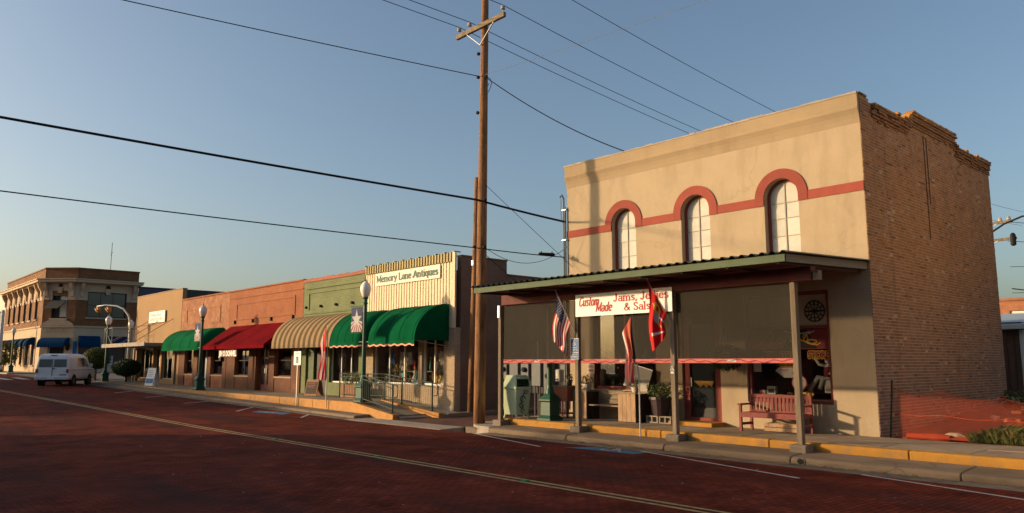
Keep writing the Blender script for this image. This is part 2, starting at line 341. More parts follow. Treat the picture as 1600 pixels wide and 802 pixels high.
    def build(s, name, m, parent=None, smooth=False, bevel=0, seg=1, kind=None):
        me = bpy.data.meshes.new(name); me.from_pydata(s.v, [], s.f)
        ms = m if isinstance(m, (list, tuple)) else [m]
        for k in ms: me.materials.append(MT[k])
        if len(ms) > 1: me.polygons.foreach_set('material_index', s.mi)
        if smooth: me.polygons.foreach_set('use_smooth', [True] * len(me.polygons))
        me.update()
        o = bpy.data.objects.new(name, me); COL.objects.link(o)
        if parent: o.parent = parent
        if bevel:
            b = o.modifiers.new('bevel', 'BEVEL'); b.width = bevel; b.segments = seg; b.limit_method = 'ANGLE'; b.angle_limit = R(35)
        if kind: o['kind'] = kind
        return o
def B(*a, **k): return MB().box(*a, **k)
def thing(name, label, cat, loc=(0, 0, 0), rz=0, group=None):
    o = bpy.data.objects.new(name, None); COL.objects.link(o); o.location = loc; o.rotation_euler = (0, 0, rz); o.empty_display_size = .2
    o['label'] = label; o['category'] = cat
    if group: o['group'] = group
    return o
def tag(o, label, cat, group=None):
    o['label'] = label; o['category'] = cat
    if group: o['group'] = group
    return o
def struct(o): o['kind'] = 'structure'; return o
def copy_tree(o, parent=None):
    c = o.copy(); COL.objects.link(c); c.parent = parent
    for ch in list(o.children): copy_tree(ch, c)
    return c
def place(o, x, y, z, rz=0, sc=1): o.location = (x, y, z); o.rotation_euler = (0, 0, rz); o.scale = (sc, sc, sc)
def arc(cx, cz, rx, rz, a0, a1, n=12): return [(cx + rx * math.cos(R(a0 + (a1 - a0) * k / n)), cz + rz * math.sin(R(a0 + (a1 - a0) * k / n))) for k in range(n + 1)]

# stroke lettering: cap height 1, x-height .66
G = {
 'M': (1.02, [[(.12, 0), (.12, 1)], [(.12, 1), (.5, .12)], [(.5, .12), (.88, 1)], [(.88, 1), (.88, 0)]], [(.12, 0), (.88, 0), (.06, 1), (.94, 1)]),
 'e': (.62, [[(.09, .37), (.55, .37)], arc(.32, .33, .23, .31, 8, 325)], []),
 'm': (1.0, [[(.13, 0), (.13, .66)], [(.13, .46), (.2, .6), (.33, .64), (.44, .58), (.48, .46), (.48, 0)], [(.48, .46), (.56, .6), (.69, .64), (.8, .58), (.84, .46), (.84, 0)]], [(.13, 0), (.48, 0), (.84, 0), (.08, .65)]),
 'o': (.66, [arc(.33, .33, .24, .31, 0, 360, 16)], []),
 'r': (.52, [[(.13, 0), (.13, .66)], [(.13, .4), (.2, .56), (.33, .64), (.46, .6)]], [(.13, 0), (.08, .65)]),
 'y': (.62, [[(.07, .66), (.32, .03)], [(.57, .66), (.32, .03), (.2, -.22), (.06, -.22)]], [(.07, .65), (.57, .65)]),
 'L': (.70, [[(.14, 1), (.14, 0)], [(.08, .02), (.62, .02)], [(.62, .0), (.64, .25)]], [(.14, 1)]),
 'a': (.62, [arc(.29, .19, .2, .18, 0, 360, 12), [(.49, 0), (.49, .5)], [(.12, .52), (.2, .62), (.34, .64), (.45, .6), (.49, .48)]], [(.54, .01)]),
 'n': (.70, [[(.13, 0), (.13, .66)], [(.13, .46), (.22, .6), (.36, .64), (.5, .58), (.55, .46), (.55, 0)]], [(.13, 0), (.55, 0), (.08, .65)]),
 'A': (.86, [[(.1, 0), (.42, 1)], [(.44, 1), (.78, 0)], [(.22, .32), (.64, .32)], arc(.08, .1, .09, .1, -60, 220, 8)], [(.78, 0)]),
 't': (.46, [[(.2, .92), (.2, .1), (.28, .02), (.42, .05)], [(.04, .64), (.4, .64)]], []),
 'i': (.32, [[(.16, 0), (.16, .66)], [(.16, .84), (.16, .97)]], [(.16, 0), (.11, .65)]),
 'q': (.68, [arc(.31, .33, .22, .31, 0, 360, 14), [(.54, .66), (.54, -.26)]], [(.54, -.26)]),
 'u': (.68, [[(.12, .66), (.12, .2), (.2, .06), (.33, .02), (.46, .08), (.53, .2)], [(.53, .66), (.53, 0)]], [(.08, .65), (.49, .65), (.57, .01)]),
 's': (.54, [[(.45, .52), (.36, .62), (.24, .64), (.13, .56), (.14, .44), (.26, .36), (.4, .28), (.45, .16), (.36, .04), (.22, .01), (.09, .1)]], []),
 'J': (.60, [[(.38, 1), (.38, .2), (.3, .04), (.18, .0), (.07, .1), (.08, .24)]], [(.38, 1)]),
 ',': (.30, [[(.14, .1), (.16, 0), (.08, -.16)]], []),
 'l': (.32, [[(.16, 0), (.16, 1)]], [(.16, 0), (.11, 1)]),
 '&': (.86, [[(.8, .02), (.62, .2), (.28, .62), (.26, .84), (.4, .98), (.54, .88), (.52, .72), (.2, .46), (.1, .26), (.2, .05), (.42, .02), (.62, .2), (.74, .48)]], []),
 'S': (.68, [[(.57, .78), (.47, .95), (.32, 1), (.16, .92), (.12, .74), (.22, .58), (.44, .46), (.57, .3), (.54, .1), (.36, .0), (.2, .04), (.09, .24)]], []),
 'd': (.68, [arc(.29, .33, .21, .31, 0, 360, 14), [(.52, 1), (.52, 0)]], [(.57, .01), (.47, 1)]),
 'C': (.80, [[(.7, .8), (.6, .96), (.42, 1), (.22, .88), (.11, .6), (.11, .36), (.22, .1), (.42, 0), (.62, .08), (.72, .26)]], []),
 ' ': (.36, [], [])}
def lettering(parent, text, x, z, h, y, width, m, sw=.16, serif=True, slant=0, rise=0, pen=.45, name='lettering'):
    tot = sum(G[c][0] for c in text); sx = width / (tot * h); mb = MB(); cx = 0; k = 0
    def T(p): px = (cx + p[0]) * h * sx + slant * p[1] * h; return (x + px, z + p[1] * h + rise * px)
    for c in text:
        wd, st, sf = G[c]
        for s_ in st:
            k += 1
            q = s_
            if len(s_) > 3:       # smooth the polylines once
                q = [s_[0]]
                for a, b in zip(s_, s_[1:]):
                    q += [(a[0] * .75 + b[0] * .25, a[1] * .75 + b[1] * .25), (a[0] * .25 + b[0] * .75, a[1] * .25 + b[1] * .75)]
                q.append(s_[-1])
            mb.ribbon([T(p) for p in q], sw * h, y - .0002 * k, pen=pen)
        if serif:
            for p in sf:
                k += 1; mb.ribbon([T((p[0] - .13, p[1])), T((p[0] + .13, p[1]))], sw * h * .55, y - .0002 * k, pen=None)
        cx += wd
    return mb.build(name, m, parent)
def text(parent, s, x, z, h, y, m, width=None, name='lettering', bold=0, M=None, ext=.002):
    cu = bpy.data.curves.new('t', 'FONT'); cu.body = s; cu.size = h * 1.4; cu.extrude = ext; cu.offset = bold; cu.resolution_u = 3
    t = bpy.data.objects.new('t', cu); COL.objects.link(t)
    me = bpy.data.meshes.new_from_object(t); bpy.data.objects.remove(t); bpy.data.curves.remove(cu)
    xs = [v.co.x for v in me.vertices]; x0, x1 = min(xs), max(xs); k = (width / (x1 - x0)) if width else 1
    for v in me.vertices:
        q = Vector((x + (v.co.x - x0) * k, y - v.co.z, z + v.co.y)); v.co = M @ q if M is not None else q
    me.materials.clear(); me.materials.append(MT[m]); o = bpy.data.objects.new(name, me); COL.objects.link(o); o.parent = parent; return o
def isa(parent, x, z, h, y, m, M=None, name='wheelchair_symbol'):
    mb = MB(); mb.M = M
    mb.prism(arc(x + .42 * h, z + .92 * h, .09 * h, .09 * h, 0, 360, 10)[:-1], y - .003, y)
    w_ = .1 * h
    mb.ribbon([(x + .42 * h, z + .8 * h), (x + .44 * h, z + .42 * h), (x + .72 * h, z + .42 * h), (x + .86 * h, z + .1 * h)], w_, y - .004)
    mb.ribbon([(x + .43 * h, z + .62 * h), (x + .66 * h, z + .62 * h)], w_ * .8, y - .005)
    mb.ribbon(arc(x + .4 * h, z + .3 * h, .27 * h, .27 * h, 120, 345, 14), w_ * .9, y - .006)
    return mb.build(name, m, parent)
YF = 17.96
def zr(x): return -.36 + .015 * min(max(0, -24 - x), 61)

# ================================================================== SETTING
struct(B(-3000, 3000, -3000, 3000, -.62, -.6).build('ground', 'ground'))
def zroad(x, y): return zr(x) + .06 * max(0, 1 - ((y - 9) / 5.3) ** 2)
def sheet(name, x0, x1, y0, y1, nx, ny, zf, m, parent=None):
    mb = MB(); idx = {}
    for i in range(nx + 1):
        for j in range(ny + 1):
            x = x0 + (x1 - x0) * i / nx; y = y0 + (y1 - y0) * j / ny; idx[i, j] = mb.P((x, y, zf(x, y)))
    for i in range(nx):
        for j in range(ny): mb.f.append([idx[i, j], idx[i + 1, j], idx[i + 1, j + 1], idx[i, j + 1]]); mb.mi.append(0)
    return mb.build(name, m, parent, smooth=True)
road = struct(sheet('road', -260, 60, .9, 14.32, 160, 10, zroad, 'road_brick'))
def paint(name, pts, wd, m, dz=.005, n=40):
    mb = MB(); P = []
    for a, b in zip(pts, pts[1:]):
        for k in range(n + 1 if b is pts[-1] else n): t = k / n; P.append((a[0] + (b[0] - a[0]) * t, a[1] + (b[1] - a[1]) * t))
    L = []
    for k, p in enumerate(P):
        d = Vector((P[min(k + 1, len(P) - 1)][0] - P[max(k - 1, 0)][0], P[min(k + 1, len(P) - 1)][1] - P[max(k - 1, 0)][1])).normalized()
        w_ = wd * random.uniform(.9, 1.08)
        a = (p[0] - d.y * w_ / 2, p[1] + d.x * w_ / 2); b = (p[0] + d.y * w_ / 2, p[1] - d.x * w_ / 2)
        L.append((mb.P((*a, zroad(*a) + dz)), mb.P((*b, zroad(*b) + dz))))
    for q, r in zip(L, L[1:]): mb.f.append([q[1], r[1], r[0], q[0]]); mb.mi.append(0)
    return mb.build(name, m, road)
cl = [(5, 8.95), (-8, 8.98), (-16.5, 9.02), (-24, 9.0), (-36, 8.6), (-51, 8.1), (-90, 7.4)]
paint('center_line', [(x, y + .1) for x, y in cl], .09, 'line_yellow')
paint('center_line', [(x, y - .1) for x, y in cl], .09, 'line_yellow')
for a, b in (((-17.35, 14.28), (-13.4, 13.1)), ((-11.3, 14.28), (-6.75, 12.85)), ((-6.3, 14.28), (-2.6, 13.05)), ((-25.9, 13.3), (-27.5, 14.5)), ((-29.9, 12.6), (-32.2, 14.3)), ((-35.6, 12.6), (-37.0, 14.2)), ((-41.1, 12.6), (-42.6, 14.1)), ((-46.3, 12.6), (-48.3, 14.1))):
    paint('parking_line', [a, b], .09, 'line_white', .006, 12)
def poly_on_road(name, pts, m, dz):
    mb = MB(); mb.face([(x, y, zroad(x, y) + dz) for x, y in pts]); return mb.build(name, m, road)
poly_on_road('blue_marking', [(-12.95, 13.45), (-10.95, 13.55), (-11.0, 14.12), (-12.6, 14.1)], 'blue_paint', .008)
poly_on_road('blue_marking', [(-29.2, 12.9), (-27.5, 13.4), (-28.2, 14.1), (-29.8, 13.5)], 'blue_paint', .008)
for (X0, Y0) in ((-12.1, 13.58), (-28.9, 13.2)):
    isa(road, 0, 0, .5, 0, 'line_white', Matrix.Translation((X0, Y0, zroad(X0, Y0) + .016)) @ Matrix(((1.6, 0, 0, 0), (0, 0, 1, 0), (0, -1, 0, 0), (0, 0, 0, 1))))
for x, y in ((-9.6, 9.03), (-19.0, 9.06), (-14.1, 9.02)): B(x - .06, x + .06, y - .05, y + .05, zroad(x, y), zroad(x, y) + .02).build('lane_reflector', 'green_reflector', road)
mb = MB()
for _ in range(220):
    x = random.uniform(-40, 0); y = random.uniform(4.2, 14.2); s = random.uniform(.01, .035); a = random.random() * 6
    z = zroad(x, y) + .006
    mb.face([(x + s * math.cos(a + k * 2.1), y + s * math.sin(a + k * 2.1), z + random.random() * .008) for k in range(3)], random.choice((0, 0, 1)))
o = mb.build('litter_specks', ['paper_grey', 'brownitem'], road); o['kind'] = 'stuff'

# gutters, aprons, kerbs and walk in front of the stucco building
def strip(x0, x1, prof, name, m, parent=None, step=3.0, gap=.012, zoff=None, bevel=.012):
    """slabs of a profile (y,z polygon) cut along x with open joints"""
    out = []; x = x0; n = max(1, round((x1 - x0) / step)); d = (x1 - x0) / n
    for k in range(n):
        a = x0 + k * d + gap / 2; b = x0 + (k + 1) * d - gap / 2; dz = random.uniform(-.006, .004)
        mb = MB(); pr = [(y, z + dz) for y, z in prof]
        if zoff:
            ia = [mb.P((a, y, z + zoff(a))) for y, z in pr]; ib = [mb.P((b, y, z + zoff(b))) for y, z in pr]; nn = len(pr)
            mb.f += [ia, ib[::-1]] + [[ia[j], ib[j], ib[(j + 1) % nn], ia[(j + 1) % nn]] for j in range(nn)]; mb.mi += [0] * (nn + 2)
        else: mb.extr(pr, a, b)
        out.append(mb.build(name, m, parent, bevel=bevel))
    return out
walk = struct(B(-17.6, 40, 15.72, 18.05, -.5, -.03).build('sidewalk', 'concrete_dk'))
for row, (ya, yb) in enumerate(((15.86, 16.85), (16.865, 18.0))):
    strip(-17.5, 20, [(ya, -.05), (yb, -.05), (yb, 0), (ya, 0)], 'paving_slab', 'concrete', walk, 1.55 if row else 1.55, .012, bevel=.006)
strip(-17.5, 20, [(15.6, -.4), (15.85, -.4), (15.85, .004), (15.63, .004), (15.6, -.02)], 'yellow_kerb', 'yellow_paint', walk, 2.9, .016, bevel=.015)
apron = struct(B(-18.4, 40, 14.85, 15.62, -.6, -.26).build('kerb_apron', 'concrete_dk'))
strip(-17.2, 20, [(14.72, -.5), (15.595, -.5), (15.595, -.165), (14.9, -.20), (14.76, -.215), (14.72, -.25)], 'apron_slab', 'apron', apron, 3.1, .012, bevel=.02)
strip(-17.2, 20, [(14.3, -.5), (14.715, -.5), (14.715, -.345), (14.3, -.352)], 'gutter_pan', 'concrete_dk', apron, 3.1, .01, bevel=.006)
# rounded kerb nose by the pole
mb = MB(); pr = []
for k in range(13):
    t = R(90 * k / 12); pr.append((-17.2 - 1.75 * math.sin(t), 16.1 - 1.38 * math.cos(t)))
pts = pr + [(-18.95, 19.0), (-17.2, 19.0)]
a = [mb.P((x, y, -.5)) for x, y in pts]; b = [mb.P((x + (.04 if x < -17.3 else 0), y + .04, -.19)) for x, y in pts]
mb.f.append(b); mb.mi.append(0)
for j in range(len(pts)): mb.f.append([a[j], a[(j + 1) % len(pts)], b[(j + 1) % len(pts)], b[j]]); mb.mi.append(0)
mb.build('kerb_nose', 'concrete_lt', apron, bevel=.03, seg=2)
# alley between the shops
alley = struct(sheet('alley', -23.2, -18.7, 15.2, 60, 4, 30, lambda x, y: -.335 + min(.25, max(0, (y - 15.2) * .02)), 'alley_brick'))
mb = MB(); mb.extr([(14.3, -.5), (15.25, -.5), (15.25, -.325), (14.3, -.348)], -24.6, -18.95); mb.build('alley_gutter', 'concrete_lt', alley)
B(-22.95, -22.3, 17.2, 60, -.5, -.16).build('alley_edging', 'concrete', alley); B(-18.9, -17.1, 17.4, 60, -.5, -.12).build('alley_edging', 'concrete_lt', alley)

# walk in front of the row of shops
def zl(x): return max(0, (-48 - x)) * .013
lw = struct(B(-62.2, -23.2, 15.6, 18.1, -.6, -.2).build('sidewalk', 'concrete_dk'))
for (ya, yb) in ((15.62, 16.8), (16.815, 18.0)):
    strip(-62, -26.2, [(ya, -.4), (yb, -.4), (yb, .18), (ya, .18)], 'paving_slab', 'concrete', lw, 1.6, .012, zoff=zl, bevel=.006)
strip(-62, -26.0, [(15.38, -.5), (15.615, -.5), (15.615, .184), (15.4, .184), (15.38, .16)], 'yellow_kerb', 'orange_paint', lw, 3, .014, zoff=zl, bevel=.015)
strip(-64, -24.6, [(14.7, -.3), (15.375, -.3), (15.375, .13), (14.78, .11), (14.7, .08)], 'apron_slab', 'apron', lw, 3.2, .012, zoff=lambda x: zr(x), bevel=.02)
strip(-64, -24.6, [(14.3, -.3), (14.695, -.3), (14.695, .02), (14.3, .012)], 'gutter_pan', 'concrete_dk', lw, 3.2, .01, zoff=lambda x: zr(x), bevel=.004)
# ramp with its two painted edges
def sloped(xa, xb, za, zb, y0, y1, name, m, parent, zlow=-.6):
    mb = MB(); i = [mb.P(p) for p in ((xa, y0, zlow), (xb, y0, zlow), (xb, y1, zlow), (xa, y1, zlow), (xa, y0, za), (xb, y0, zb), (xb, y1, zb), (xa, y1, za))]
    mb.f += [[i[j] for j in q] for q in ((0, 3, 2, 1), (4, 5, 6, 7), (0, 1, 5, 4), (1, 2, 6, 5), (2, 3, 7, 6), (3, 0, 4, 7))]; mb.mi += [0] * 6
    return mb.build(name, m, parent, bevel=.008)
sloped(-26.19, -22.9, .18, -.27, 15.62, 16.83, 'ramp_slab', 'concrete', lw)
sloped(-25.99, -23.1, .19, -.17, 15.36, 15.61, 'ramp_edge', 'orange_paint', lw)
sloped(-26.2, -22.4, .21, -.14, 16.84, 17.05, 'ramp_edge', 'orange_paint', lw)
sloped(-26.2, -22.4, .18, -.2, 17.06, 18.0, 'ramp_slab', 'concrete_lt', lw)
# far crossing and the bank's corner pavement
struct(sheet('side_street', -89, -62.2, 14.3, 120, 14, 24, lambda x, y: zr(x) - .004 + .0 * y, 'asphalt'))
fw_ = struct(B(-140, -89.2, 14.6, 60, -.6, .66).build('sidewalk', 'concrete'))
mb = MB(); mb.box(-140, -89.2, 14.45, 14.6, -.6, .67); mb.build('kerb', 'concrete_lt', fw_, bevel=.02)
for k in range(7): poly_on_road('crosswalk_bar', [(-64.6 - k * .9, 4.6 + k * 1.3), (-69.6 - k * .9, 4.6 + k * 1.3), (-69.7 - k * .9, 5.2 + k * 1.3), (-64.7 - k * .9, 5.2 + k * 1.3)], 'line_white', .006)
# dirt lot right of the stucco building
random.seed(3)
def zdirt(x, y):
    t = min(1, max(0, (y - 18.2) / 8)); e = max(0, min(1, (x + 7.4) / 2.2))
    return -.05 + .5 * t + .55 * math.exp(-((x + 4.6) / 1.2) ** 2 - ((y - 20.8) / 1.5) ** 2) + .07 * math.sin(x * 3.1 + y * 1.7) * math.sin(y * 2.3 - x) * t + .02 * math.sin(x * 9) * math.sin(y * 8)
struct(sheet('dirt_lot', -7.42, 25, 18.0, 75, 70, 90, zdirt, 'dirt'))
struct(sheet('grass_verge', -30, -7.3, 27.6, 75, 10, 20, lambda x, y: .42, 'grass_dry'))
# pavement on the near side
struct(B(-260, 60, -6.0, .9, -.6, 0).build('sidewalk', 'concrete'))

# ================================================================== STUCCO BUILDING
XL, XR = -17.05, -7.43
bld = thing('stucco_building', 'two storey beige stucco building with red arched window band and brick flank', 'building', (0, 0, 0))
wins = (-14.7, -12.13, -9.55); ZS = 5.85; RI = .47; RO = .72; SILL = 4.02
ground_holes = [(-16.0, -13.6, .86, 3.3), (-12.72, -11.5, -.02, 3.2), (-10.72, -8.47, .66, 3.4)]
holes = ground_holes + [(c - RI, c + RI, SILL, ZS + RI + .01) for c in wins]
mb = MB(); mb.wall(XL, XR - .025, -.5, 7.32, holes, YF, YF + .3)
for c in wins:
    top = ZS + RI + .01; A_ = arc(c, ZS, RI, RI, 180, 0, 16)
    for (x0, z0), (x1, z1) in zip(A_, A_[1:]):
        mb.face(((x0, YF, z0), (x1, YF, z1), (x1, YF, top), (x0, YF, top))); mb.face(((x0, YF, z0), (x0, YF + .3, z0), (x1, YF + .3, z1), (x1, YF, z1)))
mb.build('wall', 'stucco', bld)
mb = MB(); mb.extr([(YF + .3, 7.321), (YF - .004, 7.321), (YF - .012, 7.38), (YF - .02, 7.44), (YF - .045, 7.54), (YF - .08, 7.62), (YF - .1, 7.66), (YF - .1, 7.72), (YF - .08, 7.74), (YF - .09, 7.9), (YF - .1, 8.02), (YF + .3, 8.03)], XL - .02, XR - .02); mb.build('cornice', 'stucco_dk', bld)
mb = MB(); random.seed(5); x = XL - .03
while x < XR - .1:
    d = random.uniform(.2, .5); h = random.uniform(.0, .03); mb.box(x, min(x + d, XR - .02), YF - .115, YF + .3, 8.02, 8.05 + h); x += d + .004
mb.build('coping', 'concrete_lt', bld)
# red band and arches
mb = MB(); edges = [XL - .002]
for c in wins: edges += [c - RO, c + RO]
edges.append(XR - .022)
for k in range(0, 8, 2): B(edges[k], edges[k + 1], YF - .02, YF + .02, 5.67, 5.90).build('red_band', 'red_band', bld)
for c in wins:
    mb = MB(); a = [(c - RI, 5.67)] + arc(c, ZS, RI, RI, 180, 0, 20) + [(c + RI, 5.67)]; b = [(c - RO, 5.67)] + arc(c, ZS, RO, RO, 180, 0, 20) + [(c + RO, 5.67)]
    for k in range(len(a) - 1):
        for (p, q, r, s) in ((a[k], a[k + 1], b[k + 1], b[k]),):
            mb.face([(p[0], YF - .03, p[1]), (q[0], YF - .03, q[1]), (r[0], YF - .03, r[1]), (s[0], YF - .03, s[1])])
            mb.face([(p[0], YF - .03, p[1]), (p[0], YF + .02, p[1]), (q[0], YF + .02, q[1]), (q[0], YF - .03, q[1])])
            mb.face([(s[0], YF - .03, s[1]), (r[0], YF - .03, r[1]), (r[0], YF + .02, r[1]), (s[0], YF + .02, s[1])])
    mb.build('arch', 'red_band', bld)
    wf = MB(); RF = RI - .06; yw = YF + .17
    a = [(c - RF, SILL)] + arc(c, ZS, RF, RF, 180, 0, 18) + [(c + RF, SILL)]; b = [(c - RI, SILL)] + arc(c, ZS, RI, RI, 180, 0, 18) + [(c + RI, SILL)]
    for k in range(len(a) - 1):
        p, q, r, s = a[k], a[k + 1], b[k + 1], b[k]
        wf.face([(p[0], yw, p[1]), (q[0], yw, q[1]), (r[0], yw, r[1]), (s[0], yw, s[1])]); wf.face([(p[0], yw, p[1]), (p[0], yw + .08, p[1]), (q[0], yw + .08, q[1]), (q[0], yw, q[1])])
    wo = wf.build('window', 'red_trim', bld)
    rows = [SILL, 4.4, 4.86, 5.32, 5.72, 5.9]
    for i in range(2):
        x0, x1 = (c - RF, c) if i == 0 else (c, c + RF)
        for z0, z1 in zip(rows, rows[1:]):
            if z1 > ZS:
                pm = MB(); aa = arc(c, ZS, RF, RF, 180, 90, 8) if i == 0 else arc(c, ZS, RF, RF, 90, 0, 8)
                pm.prism([(x0 + .006, z0 + .006)] + ([p for p in aa] if i == 0 else []) + ([] if i == 0 else aa) + [(x1 - .006, z0 + .006)], yw + .05, yw + .06); pm.build('pane', 'window_white', wo)
            else: B(x0 + .006, x1 - .006, yw + .05 + random.uniform(0, .004), yw + .06, z0 + .006, z1 - .006).build('pane', 'window_white', wo)
    for z0 in rows[1:-1]: B(c - RF, c + RF, yw + .032, yw + .05, z0 - .011, z0 + .011).build('muntin', 'muntin', wo)
    B(c - .014, c + .014, yw + .028, yw + .05, SILL, ZS + RF).build('muntin', 'muntin', wo)
    B(c - .5, c + .5, YF - .05, YF + .16, SILL - .09, SILL).build('sill', 'red_trim', bld)
    B(c - RI - .05, c + RI + .05, yw + .1, yw + .12, SILL - .05, ZS + RI + .05).build('window_board', 'window_white', wo)
# other walls and roof
B(XL, XL + .25, YF + .3, 27.4, -.5, 7.9).build('wall', 'brick_alley', bld); B(XL, XR - .14, 27.15, 27.38, -.5, 7.8).build('wall', 'brick_alley', bld)
B(XL + .25, XR - .2, YF + .3, 27.15, 7.2, 7.3).build('roof', 'grey_trim', bld)
# brick flank, course by course
random.seed(11)
TOPL = [(17.9, 8.06), (18.35, 8.12), (18.62, 8.0), (18.9, 7.96), (20.7, 8.05), (20.95, 8.12), (21.0, 8.33), (22.5, 8.35), (24.2, 8.35), (24.36, 8.28), (24.42, 8.06), (24.6, 7.99), (27.4, 8.06)]
def topz(y):
    for (a, za), (b, zb) in zip(TOPL, TOPL[1:]):
        if a <= y <= b: return za + (zb - za) * (y - a) / (b - a)
    return 8
mb = MB(); cols = []; BH = .0745; BL = .215; X0 = XR - .012
nrow = int(8.9 / BH)
for r in range(nrow):
    z = -.48 + r * BH; y = YF + .0 - (BL / 2 if r % 2 else 0); hdr = (r % 7 == 6)
    L0 = .105 if hdr else BL
    while y < 27.39:
        ya, yb = max(y, YF - .006) + .007, min(y + L0, 27.39) - .007; yc = (ya + yb) / 2; y += L0
        if yb - ya < .03: continue
        tz = topz(yc) + random.gauss(0, .014)
        if z + BH > tz: continue
        dz = tz - (z + BH); pr = max(.001, random.gauss(.0045, .0025))
        if yc > 18.55 and dz < .42: pr += .035 + (.035 if dz < .3 else 0) + (.03 if dz < .16 else 0)
        if dz < .05: pr += random.uniform(-.02, .015)
        if random.random() < .012 and z < 7: continue
        i = [mb.P(p) for p in ((X0 + pr, ya, z + .009), (X0 + pr, yb, z + .009), (X0 + pr, yb, z + BH - .009), (X0 + pr, ya, z + BH - .009), (X0 - .11, ya, z + .009), (X0 - .11, yb, z + .009), (X0 - .11, yb, z + BH - .009), (X0 - .11, ya, z + BH - .009))]
        t = min(1, max(0, (z - 1.0) / 3.5)); k = random.uniform(.82, 1.14)
        base = Vector((.27, .18, .155)).lerp(Vector((.44, .215, .088)), t)
        if random.random() < .05: base = base * .6
        if random.random() < .03: base = Vector((.45, .29, .19))
        if random.random() < .02: base = Vector((.40, .16, .07))
        if dz < .45: base = base * .75
        if dz < .1 and random.random() < .45: base = Vector((.5, .24, .06))
        base = base * k
        for q in ((0, 1, 2, 3), (4, 0, 3, 7), (1, 5, 6, 2), (3, 2, 6, 7), (0, 4, 5, 1)):
            mb.f.append([i[j] for j in q]); mb.mi.append(0); cols.append(base)
bw_ = mb.build('brick_courses', 'brick_side', bld, kind='stuff')
ca = bw_.data.color_attributes.new('col', 'FLOAT_COLOR', 'CORNER')
buf = []
for pl, c in zip(bw_.data.polygons, cols): buf += [c[0], c[1], c[2], 1] * pl.loop_total
ca.data.foreach_set('color', buf)
mb = MB()
ys = [17.98] + [p[0] for p in TOPL[1:-1]] + [27.38]
pts = [(y, topz(y) - .13) for y in ys]
mb.extr([(y, z) for y, z in [(17.98, -.5)] + pts + [(27.38, -.5)]], X0 - .06, X0 + .0005); mb.extr([(y, z) for y, z in [(18.3, -.5)] + [(max(18.3, y), z - .1) for y, z in pts] + [(27.1, -.5)]], X0 - .3, X0 - .112)
mb.build('mortar_core', 'mortar', bld)
# downpipe stains: iron tie rods on the flank and a conduit
for y, zb in ((21.9, 4.9), (22.1, 5.9)): B(X0 + .012, X0 + .022, y - .012, y + .012, zb, 7.75).build('drain_seam', 'dark_wood', bld)
# shop interior
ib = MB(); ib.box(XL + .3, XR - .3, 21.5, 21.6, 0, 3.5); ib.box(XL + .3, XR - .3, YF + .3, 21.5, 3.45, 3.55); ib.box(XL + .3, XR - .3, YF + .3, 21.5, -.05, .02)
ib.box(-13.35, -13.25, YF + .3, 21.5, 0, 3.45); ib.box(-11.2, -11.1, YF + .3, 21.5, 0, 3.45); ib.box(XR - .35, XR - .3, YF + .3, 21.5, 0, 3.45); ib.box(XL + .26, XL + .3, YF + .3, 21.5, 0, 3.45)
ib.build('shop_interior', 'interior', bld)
def frame(parent, x0, x1, z0, z1, y, t, m, name='window_frame', d=.1, sub=()):
    mb = MB(); mb.wall(x0, x1, z0, z1, [(x0 + t, x1 - t, z0 + t, z1 - t)], y, y + d)
    for kind, v in sub:
        if kind == 'v': mb.box(v - t * .4, v + t * .4, y + .01, y + d - .01, z0 + t, z1 - t)
        else: mb.box(x0 + t, x1 - t, y + .012, y + d - .012, v - t * .4, v + t * .4)
    return mb.build(name, m, parent)
def pane(parent, x0, x1, z0, z1, y, m='glass'): return B(x0, x1, y, y + .006, z0, z1).build('pane', m, parent)
# left shop window
fr = frame(bld, -16.0, -13.6, .86, 3.3, YF + .08, .09, 'red_trim', 'window', sub=(('v', -14.8),)); pane(fr, -15.9, -14.84, .95, 3.2, YF + .13); pane(fr, -14.76, -13.7, .95, 3.2, YF + .13)
B(-15.95, -13.65, YF + .2, YF + .9, 1.62, 1.66).build('shelf', 'plank', bld); B(-15.95, -13.65, YF + .2, YF + .9, .8, .86).build('shelf', 'dark_wood', bld)
# door
fr = frame(bld, -12.72, -11.5, -.02, 3.2, YF + .06, .2, 'red_trim', 'door_frame', .14)
d_ = B(-12.51, -11.71, YF + .12, YF + .16, .1, 2.7).build('door', 'door_dark', bld)
B(-12.45, -11.77, YF + .105, YF + .118, .45, 2.6).build('pane', 'glass_solid', d_); B(-12.49, -12.47, YF + .07, YF + .11, 1.0, 1.25).build('handle', 'steel', d_)
mb = MB(); mb.prism([(-12.4, 1.16), (-11.78, 1.16), (-11.84, 1.0), (-11.94, 1.06), (-12.02, .98), (-12.1, 1.06), (-12.2, .99), (-12.3, 1.06)], YF + .09, YF + .1); mb.build('curtain_trim', 'ochre', d_)
sloped(-12.78, -11.42, .1, .1, YF - .62, YF + .02, 'threshold', 'yellow_paint', bld, -.02)
# right shop window: lower glass, sign band, panel above
wr = frame(bld, -10.72, -8.47, .66, 3.4, YF + .06, .085, 'red_trim', 'window', .12, sub=(('h', 2.52),))
pane(wr, -10.63, -8.56, .75, 2.5, YF + .12); B(-10.63, -8.56, YF + .12, YF + .16, 2.56, 3.31).build('transom_panel', 'stucco', wr)
sb_ = B(-10.6, -8.58, YF + .11, YF + .116, 1.98, 2.47).build('sign_board', 'display_red', wr)
mb = MB(); mb.prism([(-8.86, 2.0), (-9.1, 2.46), (-9.6, 2.46), (-9.75, 2.0)], YF + .104, YF + .109); mb.build('dark_patch', 'black', sb_)
mb = MB(); mb.ribbon([(-9.0, 2.4), (-9.3, 2.36), (-9.7, 2.43)], .025, YF + .1); mb.ribbon([(-8.9, 2.42), (-9.1, 2.34)], .02, YF + .099); mb.build('white_swash', 'paper', sb_)
mb = MB()
